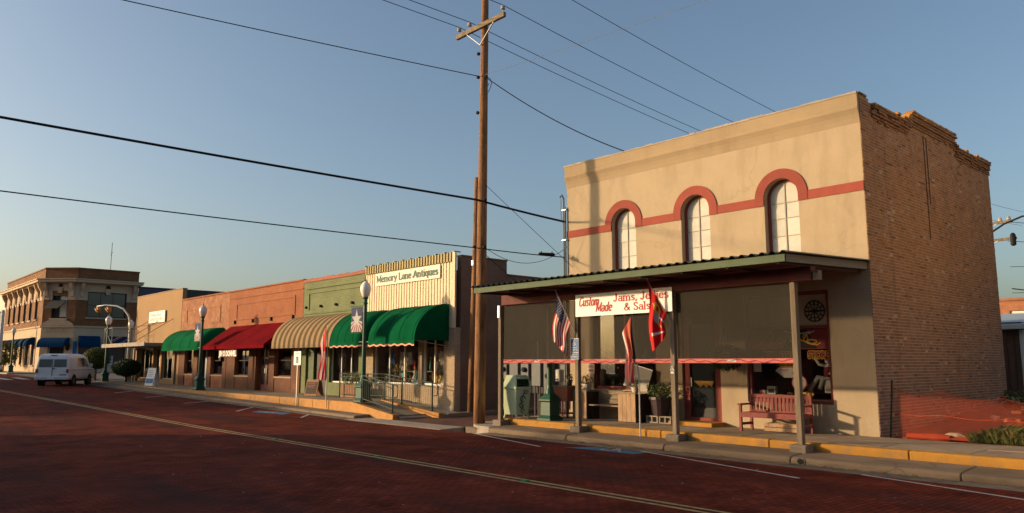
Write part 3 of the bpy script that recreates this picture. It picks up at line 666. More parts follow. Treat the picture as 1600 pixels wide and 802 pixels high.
for q in (arc(-9.14, 2.25, .06, .09, 200, 530, 14), [(-9.3, 2.28), (-9.24, 2.18), (-9.17, 2.24), (-9.1, 2.36)], arc(-8.98, 2.16, .13, .05, 0, 360, 18), [(-9.1, 2.17), (-9.0, 2.1), (-8.85, 2.08), (-8.76, 2.13)],
          [(-10.4, 2.1), (-10.2, 2.3), (-10.05, 2.45), (-10.0, 2.3), (-10.1, 2.12), (-9.9, 2.15)], arc(-9.8, 2.2, .07, .07, 0, 360, 12), [(-9.68, 2.14), (-9.6, 2.4), (-9.55, 2.2), (-9.45, 2.15)]): mb.ribbon(q, .034, YF + .1 - .0004 * len(q))
mb.build('script_lettering', 'ochre', sb_)
for tx, x0, wd_ in (('STORE', -9.12, .56), ('COUNTRY', -10.35, .9)):
    text(sb_, tx, x0, 1.76, .17, YF + .112, 'ochre', wd_, 'lettering', .026); text(sb_, tx, x0 + .018, 1.76, .17, YF + .107, 'vest_red', wd_ - .03, 'lettering', .004)
text(sb_, '903.638.6', -9.95, 1.57, .12, YF + .112, 'ochre', .62, 'phone_number', .022); text(sb_, '903.638.6', -9.94, 1.57, .12, YF + .107, 'black', .60, 'phone_number', .002)
mb = MB(); mb.prism([(-9.98, 1.45), (-9.9, 1.53), (-9.3, 1.54), (-9.28, 1.3), (-9.5, 1.28), (-9.75, 1.28), (-9.86, 1.36)], YF + .105, YF + .11); mb.build('paper_notice', 'paper', wr)
text(wr, 'FREE', -9.85, 1.44, .06, YF + .103, 'letter_red', .22); text(wr, 'WI-FI', -9.55, 1.36, .06, YF + .103, 'letter_red', .2)
mb = MB(); mb.prism(arc(-9.36, 1.16, .2, .2, 0, 360, 24)[:-1], YF + .106, YF + .11); mb.build('round_notice', 'letter_red', wr); mb = MB(); mb.prism(arc(-9.36, 1.16, .175, .175, 0, 360, 24)[:-1], YF + .101, YF + .105); mb.build('round_notice', 'paper', wr)
text(wr, 'Old Town', -9.5, 1.2, .055, YF + .099, 'letter_red', .26); text(wr, 'Store', -9.44, 1.11, .05, YF + .099, 'letter_red', .15)
B(-10.58, -10.36, YF + .1, YF + .104, 1.42, 1.68).build('paper_notice', 'paper', wr)
for x0, x1 in ((-10.35, -9.98), (-8.78, -8.58)):
    mb = MB(); n = 10
    for k in range(n):
        xa = x0 + (x1 - x0) * k / n; xb = x0 + (x1 - x0) * (k + 1) / n; ya = YF + .62 + .03 * (k % 2); yb = YF + .62 + .03 * ((k + 1) % 2)
        mb.face(((xa + (.1 if x0 < -10 else 0), ya, .95), (xb + (.05 if x0 < -10 else 0), yb, .95), (xb, yb, 2.5), (xa, ya, 2.5)))
    mb.build('curtain', 'curtain', wr)
for k in range(7):
    x = -10.55 + k * .32; mb = MB(); mb.lathe([(.0, -.02), (.014, 0), (.0, .025)], (x, YF + .08, 2.5), 6); mb.build('light_bulb', 'flag_red2', wr)
# round iron emblem above the shop window
em = thing('round_wall_emblem', 'round black iron emblem on the beige panel over the shop window', 'sign', (-8.87, YF + .1, 2.9))
mb = MB()
for r_, w_ in ((.25, .03), (.16, .018)):
    mb.ribbon(arc(0, 0, r_, r_, 0, 360, 28), w_, 0)
for k in range(12): a = R(30 * k); mb.ribbon([(.165 * math.cos(a), .165 * math.sin(a)), (.24 * math.cos(a), .24 * math.sin(a))], .035, -.001 - .0002 * k)
mb.build('ring', 'black', em)
mb = MB(); mb.ribbon([(-.14, .0), (.14, .0)], .05, -.004); mb.ribbon([(-.09, .1), (0, 0), (-.09, -.1)], .03, -.005); mb.ribbon([(.09, .1), (0, 0), (.09, -.1)], .03, -.006); mb.ribbon([(0, -.15), (0, .15)], .025, -.007); mb.build('motif', 'black', em)

# ------------------------------------------------------------------ porch
porch = thing('porch_canopy', 'green edged flat porch roof on weathered posts before the stucco building', 'canopy', (0, 0, 0))
YP = 15.4; YC = 14.2
px = (-17.42, -14.27, -11.13, -8.0)
mb = MB(); mb.extr([(YC, 3.66), (YC, 3.7), (YF, 3.86), (YF, 3.82)], -17.2, -7.55); mb.build('roof_deck', 'maroon_wood', porch)
mb = MB(); mb.box(-17.2, -7.5, YC - .05, YC, 3.645, 3.80); mb.build('front_fascia', 'green_trim', porch, bevel=.006)
mb = MB(); i = [(-7.5, YC - .05, 3.645), (-7.5, YF, 3.80), (-7.5, YF, 3.97), (-7.5, YC - .05, 3.80)]
mb.face(i); mb.face([(x - .05, y, z) for x, y, z in i][::-1]); mb.face([i[3], i[2], (-7.55, YF, 3.97), (-7.55, YC - .05, 3.80)]); mb.face([i[0], (-7.55, YC - .05, 3.645), (-7.55, YF, 3.80), i[1]]); mb.build('side_fascia', 'grey_trim', porch)
mb = MB(); x = -17.25; st = .23
while x < -7.55:                                  # ribbed sheet roof
    y0, y1, z0, z1 = YC - .12, YF + .0, 3.815, 3.985
    for a, b, h0, h1 in ((0, .06, 0, .05), (.06, .1, .05, .05), (.1, .16, .05, 0), (.16, st, 0, 0)):
        mb.face(((x + a, y0, z0 + h0), (x + b, y0, z0 + h1), (x + b, y1, z1 + h1), (x + a, y1, z1 + h0)))
    x += st
mb.build('sheet_roof', 'roof_metal', porch, kind='stuff')
B(-17.3, -7.55, YP - .1, YP + .1, 3.36, 3.655).build('beam', 'maroon_wood', porch, bevel=.01)
B(-7.52, -7.4, YP - .08, YP + .08, 3.36, 3.56).build('beam_end', 'post_wood', porch)
for k in range(9): mb = MB(); x = -17 + k * 1.16; mb.extr([(YC + .02, 3.62), (YC + .02, 3.655), (YF, 3.815), (YF, 3.72)], x, x + .05); mb.build('rafter', 'dark_wood', porch)
for x in px:
    mb = MB(); mb.box(x - .064, x + .064, YP - .064, YP + .064, -.05, 3.36); p_ = mb.build('post', 'post_wood', porch, bevel=.012)
    mb = MB(); mb.box(x - .19, x + .19, YP - .17, YP + .19, -.3, -.03); mb.build('plinth', 'concrete_dk', porch, bevel=.02)
B(px[0] - .06, px[0] + .02, YP - .09, YP - .07, 3.0, 3.36).build('bracket', 'steel', porch)
# blinds of dark mesh
scr_lab = ('left dark mesh shade screen between the pole and the flag post', 'middle dark mesh shade screen below the jams banner', 'right dark mesh shade screen beside the pink bench')
for k in range(3):
    s_ = thing('shade_screen', scr_lab[k], 'shade screen', (0, 0, 0), group='shade screens under the porch')
    x0, x1 = px[k] + .09, px[k + 1] - .085
    sheet_ = MB(); n = 24
    for q in range(n):
        a = x0 + (x1 - x0) * q / n; b = x0 + (x1 - x0) * (q + 1) / n; f_ = lambda x: YP + .02 + .015 * math.sin(x * 2.3 + k)
        sheet_.face(((a, f_(a), 1.72), (b, f_(b), 1.72), (b, YP + .02, 3.34), (a, YP + .02, 3.34)))
    sheet_.build('mesh_sheet', 'screen', s_)
    B(x0 - .02, x1 + .02, YP - .0, YP + .035, 1.64, 1.745).build('bottom_bar', 'bar_pink', s_, bevel=.01)
    mb = MB(); L_ = [(x0 + (x1 - x0) * q / 40, YP - .02, 1.69 + .025 * math.sin(q * 1.1 + k) + .02 * math.sin(q * .37)) for q in range(41)]; mb.tube(L_, .004, 4)
    for q in range(2, 40, 2): mb.lathe([(.0, -.014), (.009, 0), (0, .014)], (L_[q][0], YP - .028, L_[q][2]), 5)
    mb.build('light_string', 'black', s_)
    B((x0 + x1) / 2 - .12, (x0 + x1) / 2 + .12, YP - .006, YP - .002, 1.665, 1.715).build('maker_tag', 'paper', s_)
# banner
ban = thing('jams_banner', 'white banner reading Custom Made Jams, Jellies & Salsa on the porch', 'banner', (0, 0, 0))
YB = YP - .13
B(-14.22, -11.05, YB, YB + .012, 2.88, 3.47).build('board', 'sign_white2', ban)
lettering(ban, 'Custom', -14.10, 3.15, .25, YB - .004, .72, 'letter_red', .18, False, .22, -.0, .55)
lettering(ban, 'Made', -13.50, 2.98, .25, YB - .004, .56, 'letter_red', .18, False, .22, 0, .55)
lettering(ban, 'Jams, Jellies', -12.88, 3.22, .19, YB - .004, 1.74, 'letter_red', .24)
lettering(ban, '& Salsa', -12.54, 2.97, .19, YB - .004, 1.0, 'letter_red', .24)

# ================================================================== PORCH THINGS
# slatted bench
bn = thing('slatted_bench', 'dusty red slatted wooden bench under the shop window', 'bench', (-9.62, 17.33, 0))
for x in (-.78, .78):
    B(x - .03, x + .03, -.3, -.24, 0, .62).build('leg', 'bench_pink', bn); B(x - .03, x + .03, .2, .26, 0, .88).build('leg', 'bench_pink', bn)
    B(x - .045, x + .045, -.34, .2, .62, .66).build('armrest', 'bench_pink', bn); B(x - .022, x + .022, -.24, .2, .14, .2).build('side_rail', 'bench_pink', bn)
    B(x - .022, x + .022, -.24, .2, .36, .42).build('side_rail', 'bench_pink', bn)
B(-.75, .75, -.3, -.26, .335, .43).build('apron', 'bench_pink', bn)
for k in range(5): B(-.75, .75, -.29 + k * .095, -.21 + k * .095, .43, .455).build('seat_slat', 'bench_pink', bn)
B(-.75, .75, .205, .25, .80, .88).build('top_rail', 'bench_pink', bn); B(-.75, .75, .205, .25, .44, .49).build('lower_rail', 'bench_pink', bn)
for k in range(15): x = -.70 + k * .1; B(x - .032, x + .032, .215, .24, .49, .80).build('back_slat', 'bench_pink', bn)
cr = thing('wooden_crate', 'low pale wooden crate on the walk under the slatted bench', 'crate', (-9.5, 17.45, 0))
for z in (.02, .12): B(-.42, .42, -.16, -.14, z, z + .085).build('board', 'plank', cr)
for z in (.02, .12): B(-.42, .42, .14, .16, z, z + .085).build('board', 'plank', cr)
for x in (-.42, .4): B(x, x + .02, -.14, .14, .02, .2).build('end_board', 'plank', cr)
# rustic planters with a plank seat between them
def planter(x, y, w_, d_, h, label, nb):
    t = thing('plank_planter', label, 'planter', (x, y, 0), group='plank planters by the porch seat')
    for k in range(nb):
        a = -w_ / 2 + w_ * k / nb; B(a + .004, a + w_ / nb - .004, -d_ / 2, -d_ / 2 + .03, .02, h - .05 + random.uniform(-.008, .008)).build('board', 'plank', t)
        B(a + .004, a + w_ / nb - .004, d_ / 2 - .03, d_ / 2, .02, h - .05).build('board', 'plank', t)
    m = max(3, int(d_ / .14))
    for sx in (-w_ / 2, w_ / 2 - .03):
        for k in range(m): a = -d_ / 2 + .032 + (d_ - .064) * k / m; B(sx, sx + .03, a + .003, a + (d_ - .064) / m - .003, .02, h - .05).build('board', 'dark_wood', t)
    B(-w_ / 2 - .03, w_ / 2 + .03, -d_ / 2 - .03, -d_ / 2 + .05, h - .05, h).build('rim', 'grey_plank', t); B(-w_ / 2 - .03, w_ / 2 + .03, d_ / 2 - .05, d_ / 2 + .03, h - .05, h).build('rim', 'grey_plank', t)
    B(-w_ / 2 + .04, w_ / 2 - .04, -d_ / 2 + .04, d_ / 2 - .04, h - .12, h - .07).build('soil', 'dirt', t)
    return t
planter(-15.83, 17.42, .56, .6, .84, 'left plank planter holding a pot of red flowers', 4)
planter(-13.95, 17.38, .62, .72, .84, 'right plank planter below the tilted white board', 4)
ws = thing('porch_bench', 'weathered plank seat with backboards between the two planters', 'bench', (-14.92, 17.5, 0))
for k in range(3): B(-.62, .62, -.32 + k * .14, -.19 + k * .14, .40, .435).build('seat_plank', 'grey_plank', ws)
for k in range(3): B(-.62, .62, .12 + k * .02, .15 + k * .02, .46 + k * .13, .58 + k * .13).build('back_plank', 'grey_plank', ws)
B(-.60, -.56, -.2, .1, .02, .4).build('support', 'dark_wood', ws); B(.54, .58, -.2, .1, .02, .4).build('support', 'dark_wood', ws)
tag(B(-14.85, -14.1, 17.72, 17.9, .01, .36).build('foam_box', 'stucco', bevel=.01), 'pale box on the walk below the plank seat', 'box')
# white board leaning
tb = thing('tilted_white_board', 'tilted pale board leaning behind the right planter', 'board', (-14.1, 17.74, 1.2)); tb.rotation_euler = (R(-8), R(14), 0)
B(-.45, .42, 0, .02, -.32, .34).build('panel', 'board_grey', tb); mb = MB(); mb.box(-.46, .43, -.006, .026, .34, .355); mb.build('edge_strip', 'steel', tb)
for k in range(3): B(-.3, .2 + .05 * k, -.004, -.001, .2 - k * .09, .215 - k * .09).build('faint_print', 'paper_grey', tb)
def plant_pot(name, label, loc, r, h, potm, leafm, rad, n, size, cat='potted plant', flower=None, group=None):
    t = thing(name, label, cat, loc, group=group)
    mb = MB(); mb.lathe([(r * .72, 0), (r * .95, h * .85), (r * 1.08, h * .86), (r * 1.08, h), (r * .9, h), (r * .88, h * .93)], n=14); mb.build('pot', potm, t, smooth=False)
    mb = MB(); mb.leaves((0, 0, h + rad[2] * .7), rad, n, size)
    if flower: mb.leaves((0, 0, h + rad[2] * .9), (rad[0] * 1.05, rad[1] * 1.05, rad[2]), n // 3, size * .8, mi=1)
    mb.build('foliage', [leafm, flower] if flower else leafm, t)
    mb = MB()
    for k in range(4): a = k * 1.6; mb.tube([(0, 0, h * .9), (rad[0] * .5 * math.cos(a), rad[1] * .5 * math.sin(a), h + rad[2])], [.012, .005], 5)
    mb.build('stems', 'brownitem', t); return t
plant_pot('flower_pot', 'white pot of red flowers on the left planter', (-15.78, 17.42, .8), .13, .22, 'pot_white', 'leaf_dk', (.2, .2, .17), 160, .06, flower='leaf_red')
plant_pot('flower_pot', 'small pot with red blooms before the tilted white board', (-13.9, 17.36, .8), .12, .17, 'pot_white', 'leaf_dk', (.17, .17, .14), 130, .06, flower='leaf_red')
plant_pot('large_plant_pot', 'big dark purple pot with green shrub on cinder blocks', (-13.1, 17.45, .22), .3, .5, 'pot_purple', 'leaf', (.36, .36, .22), 420, .075)
for k, (x, la) in enumerate(((-13.3, 'left cinder block under the big purple pot'), (-12.86, 'right cinder block under the big purple pot'))):
    t = thing('cinder_block', la, 'block', (x, 17.4, 0), group='cinder blocks under the pot')
    mb = MB(); mb.wall(-.2, .2, .01, .21, [(-.16, -.02, .045, .175), (.02, .16, .045, .175)], -.1, .1); mb.build('block', 'cinder', t)
    B(-.16, .16, -.005, .005, .05, .17).build('web', 'cinder', t)
# hanging fern
hf = thing('hanging_fern', 'dark trailing fern in a basket hung beside the dark door', 'hanging plant', (-11.05, 17.5, 1.68))
mb = MB(); mb.leaves((0, 0, .1), (.46, .42, .34), 900, .1, up=-.2)
for k in range(40):
    a = random.random() * 6.28; r_ = random.uniform(.2, .38); L_ = random.uniform(.25, .5); mb.tube([(0, 0, .1), (r_ * math.cos(a), r_ * math.sin(a), .08), (r_ * 1.1 * math.cos(a), r_ * 1.1 * math.sin(a), -L_ * .6)], [.01, .012, .004], 4)
mb.build('foliage', 'leaf_dk', hf)
mb = MB(); mb.lathe([(.1, -.08), (.2, .08), (.2, .12), (.1, .12)], n=10); mb.build('basket', 'dark_wood', hf)
mb = MB()
for a in (0, 2.1, 4.2): mb.tube([(.18 * math.cos(a), .18 * math.sin(a), .12), (0, 0, .9), (0, 0, 1.6)], .006, 4)
mb.build('hanger', 'black', hf)
# salmon counter and cooler
ct = thing('salmon_counter', 'salmon painted wooden counter behind the flag post', 'table', (-16.62, 17.2, 0))
B(-.3, .5, -.3, .3, .50, .92).build('front_panel', 'salmon', ct); B(-.34, .54, -.34, .34, .92, .96).build('top', 'grey_plank', ct)
for x, y in ((-.28, -.28), (.44, -.28), (-.28, .24), (.44, .24)): B(x, x + .05, y, y + .05, .01, .5).build('leg', 'maroon_wood', ct)
B(-.28, .48, -.26, .26, .12, .15).build('lower_shelf', 'salmon', ct)
ck = thing('drink_cooler', 'white cylindrical drink cooler on the salmon counter', 'cooler', (-16.62, 17.1, .96))
mb = MB(); mb.lathe([(.12, .12), (.135, .14), (.135, .42), (.14, .43), (.14, .47), (.05, .5)], n=14); mb.build('body', 'cooler', ck, smooth=False)
for a in range(3): mb = MB(); mb.tube([(.1 * math.cos(a * 2.1), .1 * math.sin(a * 2.1), 0), (.1 * math.cos(a * 2.1), .1 * math.sin(a * 2.1), .13)], .012, 5); mb.build('leg', 'black', ck)
B(-.015, .015, -.17, -.13, .17, .21).build('tap', 'black', ck)
tag(plant_pot('shelf_urn', 'dark leafy pot beside the drink cooler', (-16.3, 17.2, .96), .1, .18, 'pot_purple', 'leaf_dk', (.12, .12, .1), 70, .06), 'dark leafy pot beside the white drink cooler', 'potted plant')
tag(B(-16.22, -15.95, 17.945, 17.955, 1.32, 1.62).build('wall_notice', 'paper'), 'pale notice with red print on the wall above the red flowers', 'notice')
for k in range(2): text(bpy.data.objects['wall_notice'], 'NOTICE' if k == 0 else 'PARKING', -16.2, 1.5 - k * .12, .07, 17.943, 'letter_red', .22)
# litter bin
SB = 1.14
tr = thing('litter_bin', 'pale green six sided litter bin with hooded top', 'litter bin', (-17.38, 16.0, 0), R(46)); tr.scale = (SB, SB, .94)
mb = MB(); mb.lathe([(.36, .12), (.41, .62), (.425, .92), (.45, .93), (.45, .99), (.43, 1.0)], n=6, rot=R(90)); mb.build('body', 'trash_green', tr, bevel=.008)
mb = MB(); h6 = [(.43 * math.cos(R(90 + 60 * k)), .43 * math.sin(R(90 + 60 * k))) for k in range(6)]
t6 = [(.31 * math.cos(R(90 + 60 * k)), .31 * math.sin(R(90 + 60 * k))) for k in range(6)]
for k in range(6):
    a, b = h6[k], h6[(k + 1) % 6]; c, d = t6[(k + 1) % 6], t6[k]
    if k == 3:
        mb.face(((*a, 1.24), (*b, 1.24), (*c, 1.36), (*d, 1.36)))
    else: mb.face(((*a, 1.0), (*b, 1.0), (*c, 1.36), (*d, 1.36)))
for k in range(6):
    a, b = h6[k], h6[(k + 1) % 6]
    if k in (0, 1, 4): continue
mb.face([(*p, 1.36) for p in t6])
for k in (3, 4): 
    x, y = h6[k]; mb.box(x * .97 - .02, x * .97 + .02, y * .97 - .02, y * .97 + .02, 1.0, 1.2)
mb.build('hood', 'trash_green', tr)
mb = MB(); mb.lathe([(.33, .98), (.33, 1.02)], n=6, rot=R(90)); mb.build('dark_mouth', 'black', tr)
for k in range(6): x, y = h6[k]; mb = MB(); mb.tube([(x * .78, y * .78, .14), (x * .86, y * .86, 0)], .03, 6); mb.build('foot', 'trash_green', tr)
mb = MB(); mb.M = Matrix.Rotation(R(30), 4, 'Z')
for q in (arc(-.02, .62, .07, .09, 0, 300, 10), arc(-.06, .42, .06, .08, 60, 380, 10), [(-.03, .3), (-.06, .5), (-.02, .7), (.04, .85)], arc(.08, .83, .06, .05, 0, 330, 9), arc(-.02, .25, .05, .06, 0, 300, 9)): mb.ribbon(q, .028, -.378 - .0006 * len(q) - .012 * 0)
mb.build('leaf_motif', 'meter_grey', tr)
# electric meters
mr_ = thing('meter_rack', 'rack of grey electric meter boxes at the alley corner', 'meter boxes', (0, 0, 0))
YM = 18.75
for k, (x0, x1, z0, z1) in enumerate(((-21.25, -20.9, 1.05, 1.6), (-20.75, -20.3, .85, 1.65), (-20.15, -19.75, 1.0, 1.62), (-19.6, -19.15, .85, 1.7), (-19.0, -18.55, .55, 1.65), (-18.2, -17.9, 1.1, 1.6))):
    b_ = B(x0, x1, YM, YM + .16, z0, z1).build('meter_box', 'meter_grey', mr_, bevel=.012)
    if k % 2 == 0: mb = MB(); mb.M = Matrix.Translation(((x0 + x1) / 2, YM, (z0 + z1) / 2 + .1)) @ Matrix.Rotation(R(90), 4, 'X'); mb.lathe([(.09, 0), (.09, .07), (.07, .1)], n=12); mb.build('dial', 'glass_solid', b_)
    for q in range(2): xx = x0 + .1 + q * (x1 - x0 - .2); mb = MB(); mb.tube([(xx, YM + .08, z0), (xx, YM + .08, -.3)], .028, 6); mb.build('conduit', 'meter_grey', mr_)
B(-21.4, -17.6, YM + .17, YM + .22, .6, 1.72).build('backing_board', 'grey_wall', mr_)
for x in (-21.3, -19.5, -17.7): B(x - .04, x + .04, YM + .225, YM + .3, -.4, 2.4).build('rack_post', 'dark_wood', mr_)

# display behind the right shop window: stuffed figure and goods
dl = thing('stuffed_doll', 'stuffed doll in vest and red hat seated in the shop window', 'doll', (-8.72, YF + .36, .95))
mb = MB()
mb.tube([(-.0, 0, .28), (.0, .0, .45), (.0, 0, .62), (0, 0, .68)], [.09, .11, .09, .04], 8)
mb.lathe([(.0, -.09), (.07, -.06), (.085, 0), (.07, .06), (0, .09)], (0, -.01, .76), 10)
mb.tube([(-.06, 0, .62), (-.22, -.02, .66), (-.33, -.03, .84)], [.045, .04, .035], 7); mb.tube([(.06, 0, .62), (.13, -.04, .5), (.05, -.1, .42)], [.045, .04, .035], 7)
mb.build('body', 'cloth_white', dl, smooth=True)
mb = MB(); mb.tube([(-.03, 0, .3), (-.25, -.06, .34), (-.42, -.08, .1), (-.44, -.08, .0)], [.07, .065, .05, .045], 7); mb.tube([(.04, 0, .3), (-.12, -.08, .3), (-.2, -.1, .06)], [.07, .06, .05], 7); mb.build('trousers', 'board_grey', dl, smooth=True)
mb = MB(); mb.tube([(0, -.0, .36), (0, 0, .5), (0, 0, .6)], [.115, .125, .1], 8); mb.build('vest', 'vest_red', dl, smooth=True)
mb = MB(); mb.lathe([(.15, 0), (.15, .015), (.075, .02), (.06, .1), (0, .11)], (0, -.01, .82), 10); mb.build('hat', 'flag_red', dl)
mb = MB(); mb.lathe([(.15, 0), (.17, .1), (.15, .3)], (0.02, .05, -.02), 10); mb.build('stool', 'paper', dl)
sh = thing('white_straw_hat', 'small white hat held up by the window doll', 'hat', (-9.08, YF + .33, 1.86)); mb = MB(); mb.lathe([(.13, 0), (.13, .012), (.07, .02), (.06, .08), (0, .09)], n=12); mb.build('crown', 'paper', sh)
be = thing('toy_bear', 'brown toy bear beside the stuffed window doll', 'toy', (-9.22, YF + .35, .76))
mb = MB(); mb.lathe([(0, 0), (.08, .04), (.09, .12), (.06, .2), (.05, .23), (.075, .29), (.06, .35), (0, .37)], n=10); mb.lathe([(0, -.03), (.03, 0), (0, .03)], (-.055, 0, .36), 6); mb.lathe([(0, -.03), (.03, 0), (0, .03)], (.055, 0, .36), 6); mb.tube([(-.07, 0, .18), (-.12, -.06, .1)], .03, 6); mb.tube([(.07, 0, .18), (.12, -.06, .1)], .03, 6); mb.build('body', 'ochre', be, smooth=True)
goods = [(-10.45, 'white striped box of goods at the left of the shop window', 'paper', .16, .2), (-10.2, 'grey slanted display card in the shop window', 'paper_grey', .24, .3), (-9.95, 'yellow packet on the shop window ledge', 'ochre', .14, .1), (-9.72, 'yellow box with dark print on the shop window ledge', 'ochre', .1, .16), (-9.5, 'white round tin on the shop window ledge', 'white_paint', .13, .1), (-9.32, 'tall ochre box close to the right porch post', 'gold', .12, .17)]
for x, la, m, w_, h in goods:
    t = thing('shop_goods', la, 'goods', (x, YF + .3, .76)); B(-w_ / 2, w_ / 2, -.05, .05, 0, h).build('carton', m, t, bevel=.008); B(-w_ * .35, w_ * .35, -.054, -.051, h * .45, h * .75).build('print', 'letter_red' if m == 'paper' else 'black', t)
B(-10.63, -8.56, YF + .2, YF + .8, .7, .755).build('display_shelf', 'dark_wood', bld)
for k in range(5):
    t = thing('fairy_bulb', 'warm fairy bulb hanging inside the left shop window, %s' % ('first from the left', 'second from the left', 'third from the left', 'fourth from the left', 'fifth from the left')[k], 'bulb', (-15.6 + k * .42, YF + .2, 1.5), group='fairy bulbs in the left shop window'); mb = MB(); mb.lathe([(0, -.03), (.022, 0), (.012, .03)], n=6); mb.build('bulb', 'ochre', t); mb = MB(); mb.tube([(0, 0, .03), (0, 0, .1)], .004, 4); mb.build('cap', 'black', t)
for k, (x, m, la) in enumerate(((-15.4, 'brownitem', 'brown jug on the shelf in the left shop window'), (-14.9, 'pot_purple', 'dark jug on the shelf in the left shop window'), (-14.3, 'teal', 'teal jug on the shelf in the left shop window'))):
    t = thing('jug', la, 'jug', (x, YF + .45, 1.66)); mb = MB(); mb.lathe([(.06, 0), (.11, .12), (.09, .24), (.05, .3), (.065, .36)], n=12); mb.build('body', m, t, smooth=True); mb = MB(); mb.tube([(.09, 0, .1), (.16, 0, .18), (.06, 0, .3)], .012, 5); mb.build('handle', m, t)

# ------------------------------------------------------------------ flags
def flag(parent, top, bot, L, rows, colf, nx=26, amp=.05, drift=(0, 0, 0), pinch=.55, mats=None):
    """cloth hung from a staff edge (top..bot), falling down; v runs along the staff, u down the fly"""
    top = Vector(top); bot = Vector(bot); mb = MB(); idx = {}; e = bot - top
    side = Vector((e.x, e.y, 0)); side = side.normalized() if side.length > 1e-4 else Vector((1, 0, 0)); nrm = Vector((-side.y, side.x, 0))
    mid = (top + bot) / 2
    for i in range(nx + 1):
        u = i / nx
        for j in range(rows + 1):
            v = j / rows; p = top + e * v
            q = p + (Vector((mid.x, mid.y, p.z)) - p) * (u * pinch)
            q = q + Vector((0, 0, -1)) * (u * (L[0] + (L[1] - L[0]) * v)) + nrm * amp * math.sin(v * 11 + u * 3.2) * (.25 + u) + side * (.03 * math.sin(u * 7 + v * 2)) + Vector(drift) * u
            idx[i, j] = mb.P(q)
    for i in range(nx):
        for j in range(rows): mb.f.append([idx[i, j], idx[i + 1, j], idx[i + 1, j + 1], idx[i, j + 1]]); mb.mi.append(colf((i + .5) / nx, (j + .5) / rows))
    o = mb.build('cloth', mats, parent, smooth=True); return o, mb, idx
def us(u, v):
    if u < .40 and v < 7 / 13: return 2
    return 0 if int(v * 13) % 2 == 0 else 1
def stars(parent, mb0, idx, nx, rows, n0, n1):
    mb = MB()
    for i in range(0, n0, 1):
        for j in range(0, n1, 1):
            if (i + j) % 2: continue
            a, b, c = mb0.v[idx[i, j]], mb0.v[idx[i + 1, j]], mb0.v[idx[i, j + 1]]; d = mb0.v[idx[i + 1, j + 1]]; m_ = (a + b + c + d) / 4; n_ = (b - a).cross(c - a).normalized(); x = (c - a) * .30; y = (b - a) * .30
            for s_ in (1, -1): mb.face([m_ + n_ * .004 * s_ + q for q in (x, y, -x, -y)])
    mb.build('stars', 'flag_white', parent)
def staff(parent, a, b, r=.014):
    mb = MB(); mb.tube([a, b], r, 7); mb.build('staff', 'aluminium', parent); mb = MB(); mb.lathe([(0, -.03), (.03, 0), (0, .035)], b, 8); mb.build('finial', 'paper', parent)
f1 = thing('national_flag', 'stars and stripes flag on the staff of the second porch post', 'flag', (0, 0, 0))
a_, b_ = Vector((-14.27, YP - .1, 2.45)), Vector((-14.66, YP - .45, 3.6)); staff(f1, a_, b_)
c_, mb_, ix = flag(f1, b_ + Vector((.01, .01, -.06)), a_ + (b_ - a_) * .24, (1.3, .92), 26, us, 26, .045, (-.16, 0, 0), .05, ['flag_red', 'flag_white', 'flag_blue']); stars(f1, mb_, ix, 26, 26, 10, 14)
f2 = thing('red_emblem_flag', 'bright red flag with gold and grey emblem on the third porch post', 'flag', (0, 0, 0))
a_, b_ = Vector((-11.13, YP - .1, 2.62)), Vector((-11.55, YP - .45, 3.68)); staff(f2, a_, b_)
def usmc(u, v):
    x = (u - .44) / .2; y = (v - .5) / .36
    if x * x + y * y < .30: return 2
    if .06 < (x + .9) ** 2 + y * y < .34: return 1
    if abs(y - x * .8) < .17 and x * x + y * y < 1.5: return 1
    if .74 < u < .80 and .1 < v < .9: return 3
    if abs(u - .3 - .1 * v) < .03 and v > .5: return 3
    return 0
flag(f2, b_ + Vector((.01, .01, -.06)), a_ + (b_ - a_) * .2, (1.7, .55), 26, usmc, 40, .05, (.02, 0, 0), .25, ['flag_red2', 'gold', 'emblem_grey', 'flag_white'])
f3 = thing('faded_flag', 'faded red and white flag furled on a thin pole at the kerb', 'flag', (-12.28, 15.5, 0))
mb = MB(); mb.tube([(0, 0, -.3), (-.0, 0, 1.2), (-.14, -.05, 2.88)], [.02, .018, .015], 8); mb.build('pole', 'aluminium', f3)
mb = MB(); mb.lathe([(0, -.03), (.022, 0), (0, .05)], (-.14, -.05, 2.9), 8); mb.build('finial', 'paper', f3)
flag(f3, (-.14, -.09, 2.82), (-.40, -.12, 2.4), (1.7, 1.2), 20, lambda u, v: 1 if v > .78 or (.3 < v < .42 and u > .45) else 0, 24, .05, (.1, -.02, 0), .3, ['flag_faded', 'flag_white'])
f4 = thing('small_national_flag', 'small stars and stripes flag furled on a kerb pole by the green awning', 'flag', (-27.75, 15.3, zr(-27.75)))
mb = MB(); mb.tube([(0, 0, 0), (0, 0, 1.4), (-.05, 0, 3.45)], [.022, .02, .015], 7); mb.build('pole', 'aluminium', f4)
flag(f4, (-.05, -.05, 3.4), (-.5, -.06, 2.7), (2.15, 1.4), 26, us, 26, .07, (.05, 0, 0), .1, ['flag_red', 'flag_white', 'flag_red'])

